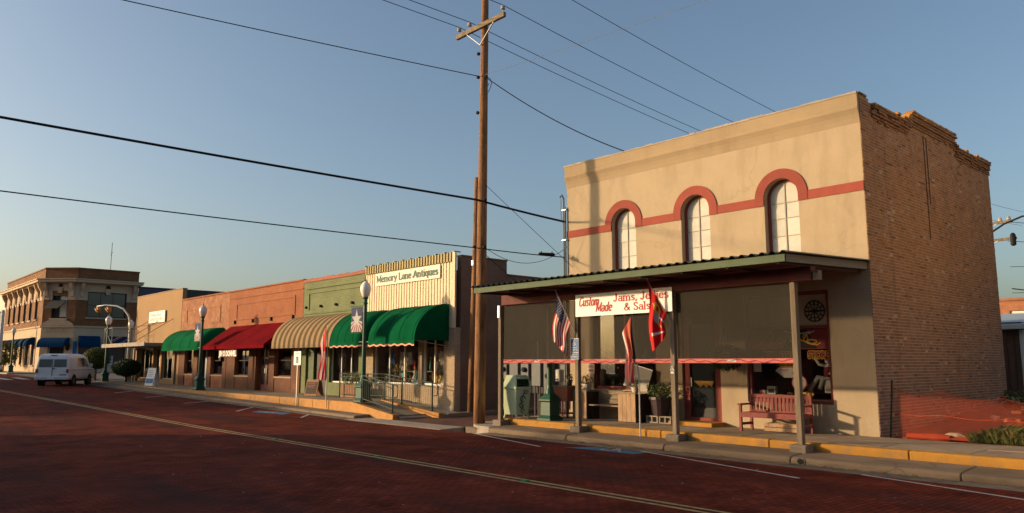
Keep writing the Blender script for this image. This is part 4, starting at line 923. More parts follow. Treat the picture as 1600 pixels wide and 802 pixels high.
# signs for disabled parking
def acc_sign(loc, w_, h, label, two, post):
    t = thing('accessible_parking_sign', label, 'sign', loc); zb = post
    if two:
        B(-w_ / 2, w_ / 2, -.012, 0, 0, h).build('plate', 'sign_white2', t, bevel=.02); B(-w_ / 2 + .012, w_ / 2 - .012, -.016, -.0125, h * .34, h - .012).build('blue_field', 'sign_blue', t); B(-w_ / 2 + .012, w_ / 2 - .012, -.016, -.0125, .012, h * .325).build('blue_field', 'sign_blue', t)
        isa(t, -.075, h * .66, .14, -.018, 'flag_white')
        for k, (s, z) in enumerate((('PERMIT', .53), ('PARKING', .43), ('VEHICLES', .21), ('TOWED', .09))): text(t, s, -w_ * .36, h * z, .035, -.018, 'flag_white', w_ * .72)
    else:
        B(-w_ / 2, w_ / 2, -.012, 0, 0, h).build('plate', 'sign_white2', t, bevel=.02); B(-.11, .11, -.016, -.0125, h * .15, h * .62).build('blue_field', 'sign_blue', t); isa(t, -.09, h * .2, .17, -.018, 'flag_white'); text(t, 'PARKING', -w_ * .36, h * .78, .04, -.014, 'letter_green', w_ * .72)
    if post: B(-.025, .025, .001, .03, -post, h).build('sign_post', 'aluminium', t)
    return t
acc_sign((-14.3, YP - .085, 1.74), .3, .56, 'blue two part disabled parking sign on the second porch post', True, 0)
acc_sign((-30.3, 15.3, 1.55), .64, .58, 'white and blue disabled parking sign on a thin kerb post', False, 1.85)
t = thing('accessible_sticker', 'small wheelchair sticker on the third porch post', 'sticker', (-11.13, YP - .08, 1.42)); B(-.06, .06, -.004, 0, -.03, .16).build('plate', 'meter_grey', t); isa(t, -.055, .02, .13, -.006, 'flag_white'); B(-.05, .05, -.007, -.0045, -.025, .005).build('caption', 'flag_white', t)

# ------------------------------------------------------------------ street lamps
def make_lamp(label, h=4.45, top=True, banner=False, cut=None):
    t = thing('street_lamp', label, 'street lamp', group='green street lamps')
    mb = MB()
    def sq(prof):
        for (a, za), (b, zb) in zip(prof, prof[1:]):
            i = [mb.P(p) for p in ((-a, -a, za), (a, -a, za), (a, a, za), (-a, a, za), (-b, -b, zb), (b, -b, zb), (b, b, zb), (-b, b, zb))]
            mb.f += [[i[j] for j in q] for q in ((0, 1, 5, 4), (1, 2, 6, 5), (2, 3, 7, 6), (3, 0, 4, 7))]; mb.mi += [0] * 4
    sq([(.27, 0), (.27, .06), (.23, .11), (.2, .15), (.195, .52), (.235, .56), (.235, .6), (.15, .72), (.1, .78), (0, .78)]); mb.build('pedestal', 'lamp_green', t, bevel=.012)
    H = cut or h - .75
    mb = MB(); mb.lathe([(.13, .76), (.125, .84), (.1, .92), (.088, 1.0), (.066, H)] + ([(.066, H), (.1, H + .02), (.1, H + .06), (.075, H + .1), (.075, H + .2), (.12, H + .24), (.12, H + .28)] if top else []), n=14); mb.build('shaft', 'lamp_green', t, smooth=False)
    if top:
        mb = MB(); mb.lathe([(.1, 0), (.14, .05), (.2, .22), (.215, .34), (.19, .46), (.12, .56), (.05, .62), (.03, .64)], (0, 0, H + .28), 16); g = mb.build('globe', 'globe', t, smooth=True)
        mb = MB(); mb.lathe([(.05, .0), (.03, .04), (.012, .12), (0, .18)], (0, 0, H + .9), 8); mb.build('finial', 'lamp_green', g)
    if banner:
        mb = MB(); mb.tube([(0, 0, 2.62), (-.98, -.05, 2.62)], .016, 6); mb.tube([(0, 0, 3.66), (-.98, -.05, 3.66)], .016, 6); mb.build('banner_arm', 'lamp_green', t)
        mb = MB(); mb.box(-.94, -.12, -.045, -.035, 2.66, 3.62); bb = mb.build('banner', 'navy', t)
        c = (-.53, 3.14)
        mb = MB(); mb.face([(x, -.0475, z) for x, z in ((-.94, 2.66), (-.12, 2.66), (-.12, 3.0), c, (-.94, 3.0))]); mb.build('red_field', 'banner_red', bb)
        mb = MB()
        for a in (-160, -142, -122, -102, -80, -60, -40, -20):
            pts = []
            for da in (-5.5, 5.5):
                dx, dz = math.cos(R(a + da)), math.sin(R(a + da)); s_ = min((.41 / abs(dx)) if abs(dx) > 1e-6 else 9, (.48 / abs(dz)) if abs(dz) > 1e-6 else 9); pts.append((c[0] + dx * s_, -.0495, c[1] + dz * s_))
            mb.face([(c[0], -.0495, c[1])] + pts)
        mb.build('white_rays', 'banner_white', bb)
        mb = MB(); s5 = []
        for k in range(10): r_ = .40 if k % 2 == 0 else .16; s5.append((c[0] + r_ * math.cos(R(90 + 36 * k)) * .95, c[1] + r_ * math.sin(R(90 + 36 * k))))
        mb.face([(c[0] - .41 if x < c[0] - .41 else (c[0] + .41 if x > c[0] + .41 else x), -.052, z) for x, z in s5]); mb.build('white_star', 'banner_white', bb)
    return t
lp = make_lamp('green street lamp with star banner beside the ramp railing', banner=True); place(lp, -25.7, 15.72, .18)
l2 = copy_tree(lp); l2['label'] = 'green street lamp with star banner before the green dome awning'; place(l2, -42.6, 15.8, .18)
l3 = make_lamp('plain green street lamp just right of the parked van'); place(l3, -60.7, 15.8, .22, 0, 1.04)
l4 = copy_tree(l3); l4['label'] = 'plain green street lamp behind the low clipped bush'; place(l4, -63.4, 18.1, .2, 0, 1.02)
for x, la in ((-94.5, 'far small street lamp before the bank corner entrance'), (-101, 'far small street lamp before the left bank windows')): l5 = copy_tree(l3); l5['label'] = la; place(l5, x, 15.6 if x > -100 else 15.4, .66)
l6 = make_lamp('green lamp post with heavy pedestal standing under the porch roof', top=False, cut=3.3); place(l6, -16.0, 16.05, 0); l6['category'] = 'lamp post'

# ================================================================== POLES AND WIRES
def sag(a, b, s, n=24):
    a = Vector(a); b = Vector(b); return [a.lerp(b, k / n) - Vector((0, 0, 4 * s * (k / n) * (1 - k / n))) for k in range(n + 1)]
up = thing('utility_pole', 'tall brown timber utility pole with crossarm at the alley corner', 'utility pole', (-18.42, 15.4, -.2))
mb = MB(); n = 14; rings = []
random.seed(21)
mb.tube([(.22 * k / n * .9, 0, 15 * k / n) for k in range(n + 1)], [.185 - .0052 * k + random.uniform(-.004, .004) for k in range(n + 1)], 14); mb.build('shaft', 'pole_wood', up, smooth=True)
ca_ = B(-1.12, 1.32, -.2, -.09, 12.68, 12.84).build('crossarm', 'post_wood', up, bevel=.01)
for s_ in (-1, 1): mb = MB(); mb.bar((.12 + s_ * .7, -.16, 12.7), (.14, -.17, 12.1), .04, .012); mb.build('brace', 'steel', up)
for x in (-1.0, -.45, 1.22):
    mb = MB(); mb.tube([(x, -.14, 12.82), (x, -.14, 12.95)], .015, 6); mb.lathe([(.03, 0), (.075, .02), (.075, .05), (.05, .06), (.07, .08), (.07, .11), (.035, .14)], (x, -.14, 12.94), 10); mb.build('insulator', 'board_grey', up)
for z, s_ in ((11.1, -1), (11.0, 1), (9.9, -1), (11.9, -1), (6.95, 1), (5.45, 1)):
    mb = MB(); mb.M = Matrix.Translation((s_ * .2 + .15 * z / 15, -.05, z)); mb.lathe([(.03, -.05), (.06, -.03), (.06, .03), (.03, .05)], n=8); mb.build('clamp', 'black', up)
mb = MB(); mb.tube([(.33, -.05, 10.98), (.5, -.05, 10.9), (.58, -.05, 10.7), (.42, -.05, 10.45)], .012, 5); mb.tube([(.45, -.05, 10.75), (.3, -.05, 10.55), (.25, -.05, 10.4)], .012, 5); mb.build('loose_lead', 'black', up)
B(-.2, -.12, -.19, -.15, 4.9, 5.05).build('pole_tag', 'steel', up)
u2 = thing('short_pole', 'bare leaning timber pole behind the utility pole', 'pole', (-22.45, 18.35, -.2))
mb = MB(); mb.tube([(0, 0, 0), (.12, .02, 4), (.27, 0, 8.9)], [.135, .115, .085], 12); mb.build('shaft', 'pole_wood', u2, smooth=True)
for z in (6.2, 4.6): mb = MB(); mb.lathe([(.04, -.04), (.06, 0), (.04, .04)], (.3, -.12, z), 8); mb.build('clamp', 'black', u2)
def wire(label, pts, r, s=.0, cat='cable'):
    P = []
    for k, (a, b) in enumerate(zip(pts, pts[1:])):
        q = sag(a, b, s if isinstance(s, (int, float)) else s[k]); P += q if k == 0 else q[1:]
    mb = MB(); mb.tube(P, r, 6); return tag(mb.build('overhead_wire', 'wire_black'), label, cat, 'overhead wires')
wire('upper left primary wire crossing over the crossarm', [(-19.42, -45, 14.2), (-19.42, 15.26, 12.9), (-19.3, 70, 12.4)], .011, (.5, 1.2))
wire('second primary wire passing just left of the pole', [(-18.87, -45, 14.2), (-18.87, 15.26, 12.9), (-18.7, 70, 12.4)], .011, (.5, 1.2))
wire('third primary wire on the right end of the crossarm', [(-17.2, -45, 14.2), (-17.2, 15.26, 12.9), (-17, 70, 12.4)], .011, (.5, 1.2))
wire('topmost wire passing right of the pole top', [(-16.6, -45, 15.2), (-16.6, 15.26, 13.95), (-16.4, 70, 13.3)], .011, (.5, 1.2))
pw = Vector((-18.28, 15.3, 10.9)); dv = Vector((-21.4, 5.3, 11.45)) - pw
wire('wire running from the pole clamp to the upper left sky', [pw + Vector((-.15, 0, 0)), pw + dv * 2.4], .014, .12)
mb = MB(); q = Vector((-18.1, 15.3, 10.85)); e = Vector((-11.1, 17.2, 11.5)); mb.tube(sag(q, q + (e - q) * 1.6, .05), .006, 5); tag(mb.build('overhead_wire', 'aluminium'), 'faint pale wire from the pole towards the upper right sky', 'cable', 'overhead wires')
wire('service drop cable from the pole to the stucco parapet', [(-18.05, 15.3, 10.75), (-14.53, 18.15, 8.05)], .016, .22)
pk = Vector((-18.3, 15.15, 6.75)); dv = Vector((-21.5, 2.88, 7.62)) - pk
wire('thick black bundled cable crossing low over the street', [(-17.1, 17.95, 6.22), pk, pk + dv * 2.0], .035, (.02, .1))
pk2 = Vector((-18.33, 15.15, 5.22)); dv2 = Vector((-21.7, 3.04, 5.86)) - pk2
wire('thin cable running below the thick bundled cable', [(-17.1, 17.95, 5.05), pk2, pk2 + dv2 * 2.0], .017, (.02, .1))
wire('slack loop cable between the pole and the building corner', [(-18.2, 15.3, 5.3), (-17.1, 18.0, 5.4)], .009, .55)
wire('thin guy wire slanting down behind the porch roof', [(-18.2, 15.35, 7.3), (-16.0, 19.5, 3.2)], .008, .02)
wire('thin guy wire slanting down right of the pole foot', [(-18.25, 15.35, 5.1), (-18.4, 19.9, 2.6)], .010, .02)
t = thing('splice_case', 'black splice case hung on the cable by the building corner', 'cable fitting', (-17.35, 17.3, 5.12), R(65)); mb = MB(); mb.M = Matrix.Rotation(R(90), 4, 'Y'); mb.lathe([(.02, -.28), (.05, -.25), (.05, .25), (.02, .28)], n=8); mb.build('case', 'black', t); B(-.2, -.17, -.01, .01, 0, .09).build('hook', 'black', t); B(.17, .2, -.01, .01, 0, .09).build('hook', 'black', t)
cd = thing('service_conduit', 'tall grey conduit up the left corner of the stucco building', 'conduit', (-17.12, 17.9, 0))
for k in range(2): mb = MB(); mb.tube([(-.03 + .07 * k, 0, .2), (-.03 + .07 * k, 0, 7.0 - k * .3)], .03, 7); mb.build('pipe', 'meter_grey', cd)
mb = MB(); mb.tube([(-.03, 0, 7.0), (-.06, -.05, 7.12), (-.14, -.06, 7.05)], .03, 7); mb.tube([(-.1, -.05, 7.0), (-.12, -.03, 6.4), (-.04, 0, 6.1)], .01, 5); mb.build('weatherhead', 'meter_grey', cd)
for z in (2.5, 4.2, 5.6, 6.6): B(-.09, .09, -.04, .06, z, z + .03).build('strap', 'steel', cd)

# ================================================================== ROW OF SHOPS
def shop_wall(parent, x0, x1, z0, z1, holes, m, d=.28, y=YF): mb = MB(); mb.wall(x0, x1, z0, z1, holes, y, y + d); return mb.build('wall', m, parent)
def shell(parent, x0, x1, h, back, m, sides='lrb'):
    if 'l' in sides: B(x0, x0 + .25, YF + .285, back, -.4, h - .1).build('wall', m, parent)
    if 'r' in sides: B(x1 - .25, x1, YF + .285, back, -.4, h - .1).build('wall', m, parent)
    B(x0 + .25, x1 - .25, YF + .285, back, h - .7, h - .55).build('roof', 'grey_trim', parent); B(x0 + .25, x1 - .25, back - .2, back, -.4, h - .2).build('wall', m, parent)
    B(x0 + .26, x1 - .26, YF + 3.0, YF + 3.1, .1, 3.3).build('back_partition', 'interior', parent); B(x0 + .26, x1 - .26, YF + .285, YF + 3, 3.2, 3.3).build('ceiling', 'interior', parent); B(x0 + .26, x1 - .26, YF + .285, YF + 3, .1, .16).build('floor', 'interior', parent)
def shop_window(parent, x0, x1, z0, z1, m, nv=1, nh=0, y=YF + .14, t=.06, glass='glass_dark', sill=None):
    sub = [('v', x0 + (x1 - x0) * k / nv) for k in range(1, nv)] + [('h', z0 + (z1 - z0) * k / (nh + 1)) for k in range(1, nh + 1)]
    f = frame(parent, x0, x1, z0, z1, y, t, m, 'window', .07, sub)
    for a in range(nv):
        for b in range(nh + 1):
            xa = x0 + (x1 - x0) * a / nv + t; xb = x0 + (x1 - x0) * (a + 1) / nv - t * .5; za = z0 + (z1 - z0) * b / (nh + 1) + t * .5; zb = z0 + (z1 - z0) * (b + 1) / (nh + 1) - t * .5; pane(f, xa, xb, za, zb, y + .04, glass)
    if sill: B(x0 - .05, x1 + .05, YF - .05, y, z0 - .07, z0 - .003).build('sill', sill, parent)
    return f
# --- antiques shop with ribbed metal front
ml = thing('antiques_shop', 'cream ribbed metal shopfront with Memory Lane Antiques sign', 'building')
X0, X1 = -29.38, -22.95
mb = MB(); mb.box(X0, X1, YF + .02, YF + .06, 2.98, 5.82); x = X0
def ribs(mb, x0, x1, z0, z1, y, pitch=.19, d=.035):
    x = x0
    while x < x1 - pitch * .6:
        for a, b, p, q in ((0, .3, 0, 0), (.3, .42, 0, 1), (.42, .78, 1, 1), (.78, .9, 1, 0), (.9, 1, 0, 0)):
            mb.face(((x + a * pitch, y - p * d, z0), (x + b * pitch, y - q * d, z0), (x + b * pitch, y - q * d, z1), (x + a * pitch, y - p * d, z1)))
        x += pitch
mb = MB(); ribs(mb, X0, X1 - .12, 2.98, 5.50, YF + .018, .19, .024); mb.build('ribbed_siding', 'siding', ml, kind='stuff')
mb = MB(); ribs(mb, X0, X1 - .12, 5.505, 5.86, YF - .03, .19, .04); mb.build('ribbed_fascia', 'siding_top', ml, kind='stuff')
B(X0, X1 - .02, YF + .021, YF + .07, 2.98, 5.80).build('backing', 'siding', ml); B(X1 - .13, X1 + .03, YF - .05, YF + .02, 2.96, 5.88).build('corner_trim', 'siding', ml)
mb = MB(); x = X0
while x < X1: B(x, x + .05, YF - .1, YF + .25, 5.862, 5.90).build('roof_rib', 'roof_metal', ml); x += .58
hm = [(-28.62, -25.3, .78, 2.92), (-25.06, -23.62, .78, 2.92)]
shop_wall(ml, X0, X1, -.5, 2.978, hm, 'brick_cream'); B(X0 + .02, X1 - .001, YF - .03, YF - .002, -.5, .05).build('plinth', 'concrete_lt', ml)
w1 = shop_window(ml, -28.62, -25.3, .78, 2.92, 'white_paint', 3, 0, YF + .1, .07, 'glass'); w2 = shop_window(ml, -25.06, -23.62, .78, 2.92, 'white_paint', 2, 0, YF + .1, .07, 'glass')
shell(ml, X0, X1, 5.75, 44, 'brick_alley', 'l')
mb = MB(); mb.box(X1 - .25, X1, YF + .285, 20.6, -.5, 5.72); mb.box(X1 - .25, X1, 20.6, 44, -.5, 5.15); mb.box(X1 - .28, X1 + .03, YF + .285, 20.62, 5.721, 5.78); mb.box(X1 - .28, X1 + .03, 20.63, 44, 5.151, 5.21); mb.build('alley_wall', 'brick_alley', ml)
for y in (19.5, 22, 25): B(X1 + .001, X1 + .03, y, y + .12, 4.4, 4.52).build('wall_anchor', 'white_paint', ml)
sg = thing('antiques_sign', 'cream board with green lettering Memory Lane Antiques', 'sign'); B(-28.5, -23.85, YF - .06, YF - .03, 4.93, 5.47).build('board', 'sign_white', sg); lettering(sg, 'Memory Lane Antiques', -28.38, 5.08, .28, YF - .064, 4.42, 'letter_green', .27, pen=.6)
# antiques in the window
random.seed(31)
B(X0 + .3, X1 - .3, YF + .3, YF + 1.0, .55, .78).build('display_floor', 'plank', ml)
ant = [('white_vase', 'white vase of dried flowers in the antiques window', 'vase', -27.55, 'pot_white', 'v', .5), ('blue_globe', 'teal and yellow decorated globe in the antiques window', 'globe', -26.75, 'teal', 'g', .34), ('figurine', 'pink and cream figurine in the antiques window', 'figurine', -26.1, 'cloth_white', 'd', .75), ('figurine', 'small brown figurine beside the cream figurine', 'figurine', -25.75, 'skin_cloth', 'd', .5), ('mirror', 'pale framed mirror behind the antiques window', 'mirror', -27.5, 'paper', 'm', 1.1), ('table_lamp', 'glass table lamp in the right antiques window', 'lamp', -24.65, 'ochre', 'v', .45), ('bottle', 'amber bottle in the right antiques window', 'bottle', -24.35, 'gold', 'v', .4), ('doll', 'white lace doll in the right antiques window', 'doll', -24.0, 'cloth_white', 'd', .6), ('cabinet', 'orange wooden cabinet at the left of the antiques window', 'cabinet', -28.25, 'rust', 'm', 1.6), ('picture', 'pale picture frame in the right antiques window', 'picture', -24.7, 'white_paint', 'm', 1.25), ('coloured_bowl', 'yellow and red bowl hanging in the antiques window', 'bowl', -25.6, 'ochre', 'h', 1.2), ('dark_jar', 'dark lidded jar between the antiques figurines', 'jar', -26.42, 'brownitem', 'v', .36)]
for nm, la, cat, x, m, k, h in ant:
    t = thing(nm, la, cat, (x, YF + .45, .78))
    if k == 'v': mb = MB(); mb.lathe([(.07, 0), (.13, h * .3), (.11, h * .55), (.05, h * .75), (.08, h)], n=12); mb.build('body', m, t, smooth=True); mb = MB(); mb.leaves((0, 0, h * 1.1), (.16, .14, .14), 50, .08); mb.build('sprig', 'leaf_lt', t)
    elif k == 'g': mb = MB(); mb.lathe([(.1, 0), (.06, .05)] + [(h * .62 * math.sin(R(a)), .08 + h * .62 * (1 - math.cos(R(a)))) for a in range(20, 180, 20)], n=14); mb.build('body', m, t, smooth=True); mb = MB(); mb.lathe([(h * .58, .1), (h * .6, .18)], n=14); mb.build('band', 'ochre', t)
    elif k == 'd': mb = MB(); mb.lathe([(.18, 0), (.14, h * .3), (.07, h * .55), (.11, h * .68), (.05, h * .76)], n=12); mb.build('dress', m, t, smooth=True); mb = MB(); mb.lathe([(0, -.07), (.06, -.04), (.07, 0), (.05, .05), (0, .07)], (0, 0, h * .85), 10); mb.build('head', 'skin_cloth', t, smooth=True)
    elif k == 'm':
        t.location.y += .35; frame(t, -.3, .3, 0, h, 0, .07, m, 'frame', .06); B(-.23, .23, .02, .05, .07, h - .07).build('panel', 'paper_grey' if m != 'rust' else 'plank', t)
    else: mb = MB(); mb.lathe([(.04, h), (.15, h + .04), (.2, h + .12), (.2, h + .14)], n=14); mb.build('body', m, t); mb = MB(); mb.lathe([(.205, h + .14), (.205, h + .18), (.1, h + .2)], n=14); mb.build('rim', 'flag_red', t); mb = MB(); mb.tube([(0, 0, h + .2), (0, 0, 2.4)], .01, 4); mb.build('cord', 'black', t)
random.seed(44)
kinds = ('vase', 'jar', 'figurine', 'bottle', 'candlestick', 'teapot'); hues = ('brown', 'cream', 'teal', 'amber', 'red', 'grey', 'white', 'rust'); hm_ = ('brownitem', 'stucco', 'teal', 'gold', 'flag_red', 'board_grey', 'cloth_white', 'rust')
spots = [(-28.45, 'left end'), (-28.05, 'left bay'), (-27.85, 'left bay beside the white vase'), (-27.2, 'middle bay left of the teal globe'), (-27.0, 'middle bay touching the teal globe'), (-26.55, 'middle bay right of the teal globe'), (-25.9, 'middle bay between the figurines'), (-25.45, 'right end of the wide pane'), (-24.95, 'left end of the right pane'), (-24.5, 'middle of the right pane'), (-24.15, 'right pane beside the amber bottle'), (-23.82, 'far right end of the right pane')]
for j, (x, wh) in enumerate(spots):
    for lvl in (0, 1):
        kd = kinds[(j * 2 + lvl * 3) % 6]; hu = (j * 3 + lvl * 5) % 8; h = random.uniform(.22, .5)
        t = thing(kd, '%s %s on the %s, antiques window %s' % (hues[hu], kd, 'back shelf' if lvl else 'front ledge', wh), kd, (x + random.uniform(-.05, .05), YF + (.75 if lvl else .36), 1.32 if lvl else .78))
        mb = MB(); r_ = random.uniform(.05, .11); mb.lathe([(r_ * .7, 0), (r_, h * .25), (r_ * random.uniform(.7, 1.3), h * .5), (r_ * .4, h * .78), (r_ * .6, h)], n=10); mb.build('body', hm_[hu], t, smooth=True); mb = MB(); mb.lathe([(r_ * .6, h), (r_ * .7, h + .02), (r_ * .3, h + .06)], n=8); mb.build('lid', hm_[(hu + 3) % 8], t)
B(-28.9, -25.2, YF + .62, YF + .9, 1.28, 1.315).build('shelf', 'plank', ml); B(-25.05, -23.65, YF + .62, YF + .9, 1.28, 1.315).build('shelf', 'plank', ml)
for x in (-28.6, -26.9, -25.3, -24.9, -23.75): B(x, x + .04, YF + .7, YF + .85, .78, 1.28).build('shelf_leg', 'plank', ml)
for j, (x, m, la) in enumerate(((-27.9, 'sign_blue', 'pale blue cloth hanging in the left antiques pane'), (-26.5, 'purple_dk', 'purple bonnet hanging above the figurines'), (-27.1, 'paper', 'white lace cloth hanging beside the mirror'), (-24.3, 'paper', 'white lace cloth hanging in the right antiques pane'))):
    t = thing('hanging_cloth', la, 'cloth', (x, YF + .5, 2.0)); mb = MB()
    for q in range(8): mb.face(((-.2 + q * .05, .03 * (q % 2), -.45 + .04 * (q % 3)), (-.15 + q * .05, .03 * ((q + 1) % 2), -.45 + .04 * ((q + 1) % 3)), (-.15 + q * .05, .03 * ((q + 1) % 2), .1), (-.2 + q * .05, .03 * (q % 2), .1)))
    mb.build('cloth', m, t); mb = MB(); mb.tube([(-.22, .02, .1), (.22, .02, .1)], .012, 5); mb.tube([(0, .02, .1), (0, .02, .6)], .006, 4); mb.build('hanger', 'dark_wood', t)
# --- green painted brick shop
gs = thing('green_brick_shop', 'low shop of pale green painted brick with pink parapet', 'building'); X0, X1 = -35.13, -29.4
shop_wall(gs, X0, X1, -.2, 5.58, [(-34.7, -34.0, .18, 2.6), (-33.9, -32.7, .18, 2.6), (-32.4, -29.8, .75, 2.6)], 'brick_green')
mb = MB(); x = X0
while x < X1 - .1: d = random.uniform(.3, .6); mb.box(x, min(x + d - .004, X1), YF - .05, YF + .3, 5.585, 5.74 + random.uniform(-.02, .02)); x += d
mb.build('parapet', 'parapet_red', gs)
fm = MB(); fm.wall(X0 + .5, X1 - .02, 4.05, 5.12, [(X0 + .62, X1 - .14, 4.17, 5.0)], YF - .04, YF - .001); fm.build('brick_panel', 'brick_green', gs)
B(X0 + .3, X1, YF - .06, YF - .002, 5.22, 5.3).build('string_course', 'brick_green', gs); B(X0, X1, YF - .05, YF - .002, 4.0, 4.045).build('string_course', 'brick_green', gs)
for k in range(4): B(-34.8 + k * 1.45, -34.72 + k * 1.45, YF - .12, YF - .001, 4.28, 4.4).build('anchor', 'black', gs)
shell(gs, X0, X1, 5.6, 40, 'brick_alley', 'l'); B(-34.7, -34.0, YF + .1, YF + .14, .18, 2.6).build('door', 'green_trim', gs); B(-33.9, -32.7, YF + .12, YF + .16, .18, 2.6).build('door', 'door_dark', gs)
shop_window(gs, -32.4, -29.8, .75, 2.6, 'white_paint', 3, 0)
# --- orange brick shops
o1 = thing('orange_brick_shop', 'smooth orange brick shop behind the red awning', 'building'); X0, X1 = -44.3, -35.16
shop_wall(o1, X0, X1, -.2, 5.72, [(-43.05, -41.3, .95, 2.6), (-40.25, -38.75, .18, 2.7), (-38.0, -36.2, .95, 2.6)], 'brick_orange')
B(X0, X1 + .02, YF - .06, YF + .3, 5.725, 5.8).build('coping', 'brick_orange', o1); B(X0, X1, YF - .035, YF - .001, 5.3, 5.36).build('string_course', 'brick_orange', o1)
fm = MB(); fm.wall(-43.3, -36.0, 4.05, 5.05, [(-43.18, -36.12, 4.17, 4.93)], YF - .03, YF - .001); fm.build('brick_panel', 'brick_orange', o1)
for x in (-43.4, -41.0, -38.7, -36.2): mb = MB(); mb.box(x, x + .07, YF - .1, YF - .001, 3.85, 4.05); mb.build('anchor', 'black', o1)
shell(o1, X0, X1, 5.7, 40, 'brick_alley', ''); shop_window(o1, -43.05, -41.3, .95, 2.6, 'dark_wood', 2, 1, sill='cream_stone'); shop_window(o1, -38.0, -36.2, .95, 2.6, 'dark_wood', 1, 1, sill='cream_stone')
for x in (-40.25, -39.5): dd = B(x, x + .74, YF + .2, YF + .24, .18, 2.7).build('door', 'wood_door', o1); B(x + .14, x + .6, YF + .188, YF + .198, .5, 2.5).build('pane', 'glass_solid', dd); B(x + (.62 if x < -40 else .05), x + (.68 if x < -40 else .11), YF + .16, YF + .19, 1.1, 1.35).build('handle', 'steel', dd)
mb = MB()
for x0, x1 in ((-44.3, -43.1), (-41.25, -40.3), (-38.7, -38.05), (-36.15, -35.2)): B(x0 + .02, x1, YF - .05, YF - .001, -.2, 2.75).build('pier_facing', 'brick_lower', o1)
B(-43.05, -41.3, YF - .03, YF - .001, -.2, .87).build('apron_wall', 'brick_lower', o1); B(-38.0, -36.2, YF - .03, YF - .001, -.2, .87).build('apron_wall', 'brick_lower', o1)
o2 = thing('patchy_brick_shop', 'patchy faded orange brick shop behind the small green awning', 'building'); X0, X1 = -52.15, -44.32
shop_wall(o2, X0, X1, -.2, 5.72, [(-51.0, -49.6, .95, 2.6), (-48.75, -47.2, .18, 2.7), (-46.6, -44.9, .95, 2.6)], 'brick_patchy')
B(X0, X1 - .01, YF - .06, YF + .3, 5.725, 5.81).build('coping', 'brick_orange', o2)
fm = MB(); fm.wall(-51.2, -45.6, 4.05, 5.1, [(-51.08, -45.72, 4.17, 4.98)], YF - .03, YF - .001); fm.build('brick_panel', 'brick_patchy', o2)
shell(o2, X0, X1, 5.7, 40, 'brick_alley', ''); shop_window(o2, -51.0, -49.6, .95, 2.6, 'dark_wood', 1, 1, sill='cream_stone'); shop_window(o2, -46.6, -44.9, .95, 2.6, 'dark_wood', 1, 1, sill='cream_stone')
for x in (-48.75, -47.97): dd = frame(o2, x, x + .76, .2, 2.68, YF + .18, .11, 'door_white', 'door', .06); pane(dd, x + .1, x + .66, .3, 2.58, YF + .2, 'glass_dark')
mb = MB()
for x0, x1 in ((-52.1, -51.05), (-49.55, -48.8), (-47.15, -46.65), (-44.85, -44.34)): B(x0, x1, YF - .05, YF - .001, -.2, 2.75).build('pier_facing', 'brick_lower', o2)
t = thing('wall_mail_box', 'small black box on the brick pier left of the red awning shop', 'box', (-45.0, YF - .05, 1.75)); B(0, .25, -.15, 0, 0, .22).build('case', 'black', t); B(-.01, .26, -.16, .0, .221, .24).build('lid', 'black', t)
t = thing('hanging_shop_sign', 'small white letter sign hung below the red awning', 'sign', (-41.7, 16.42, 1.96)); B(0, 2.4, 0, .02, 0, .36).build('board', 'dark_wood', t); text(t, 'JIM O DONNEL', .05, .05, .27, -.004, 'flag_white', 2.3, bold=.025)
for x in (.3, 2.1): mb = MB(); mb.tube([(x, .01, .36), (x, .01, .5)], .01, 5); mb.build('hanger', 'black', t)
# --- tan stucco shop with canopy
tn = thing('tan_stucco_shop', 'tall tan stucco shop with rod hung canopy at the street corner', 'building'); X0, X1 = -61.75, -52.2
shop_wall(tn, X0, X1, -.2, 6.52, [(-60.6, -57.6, .55, 2.7), (-57.3, -55.9, .2, 2.7), (-55.6, -53.0, .55, 2.7)], 'tan_wall')
B(X0 - .02, X1 + .02, YF - .03, YF + .3, 6.525, 6.58).build('coping', 'concrete', tn); shell(tn, X0, X1, 6.5, 38, 'grey_wall', ''); B(X0, X0 + .25, YF + .29, 38, -.3, 6.4).build('wall', 'purple_wall', tn); B(X1 - .24, X1, YF + .29, 38, -.3, 6.45).build('wall', 'grey_wall', tn)
for a, b, n_ in ((-60.6, -57.6, 3), (-55.6, -53.0, 3)): shop_window(tn, a, b, .55, 2.7, 'aluminium', n_, 0)
dd = frame(tn, -57.3, -55.9, .2, 2.7, YF + .2, .12, 'aluminium', 'door', .06, (('v', -56.6),)); pane(dd, -57.15, -56.65, .35, 2.55, YF + .22, 'glass_dark'); pane(dd, -56.55, -56.05, .35, 2.55, YF + .22, 'glass_dark')
for x in (-61.6, -60.95, -52.95): B(x, x + .25, YF - .12, YF - .002, .0, 2.68).build('pier', 'plank', tn)
cp = B(-61.6, -52.0, 15.75, YF - .003, 2.74, 2.92).build('canopy', 'canopy_grey', tn, bevel=.01); B(-61.62, -51.98, 15.68, 15.749, 2.72, 2.97).build('canopy_edge', 'concrete_lt', tn)
for x in (-60.6, -58.0, -55.3): mb = MB(); mb.tube([(x, 15.9, 2.95), (x + 1.6, YF - .01, 4.6)], .02, 6); mb.build('tie_rod', 'rust', tn)
fr = MB()
for a, b in (((-61.5, 15.8, 2.95), (-61.5, 15.8, 4.1)), ((-59.6, 15.8, 2.95), (-59.6, 15.8, 4.1)), ((-61.5, 17.8, 2.95), (-61.5, 17.8, 4.1)), ((-61.5, 15.8, 4.1), (-59.6, 15.8, 4.1)), ((-61.5, 15.8, 4.1), (-61.5, 17.8, 4.1)), ((-61.5, 15.8, 4.1), (-59.6, 15.8, 2.95)), ((-61.5, 15.8, 2.95), (-61.5, 17.8, 4.1)), ((-59.6, 15.8, 4.1), (-57.0, 17.9, 4.3))): fr.bar(a, b, .035)
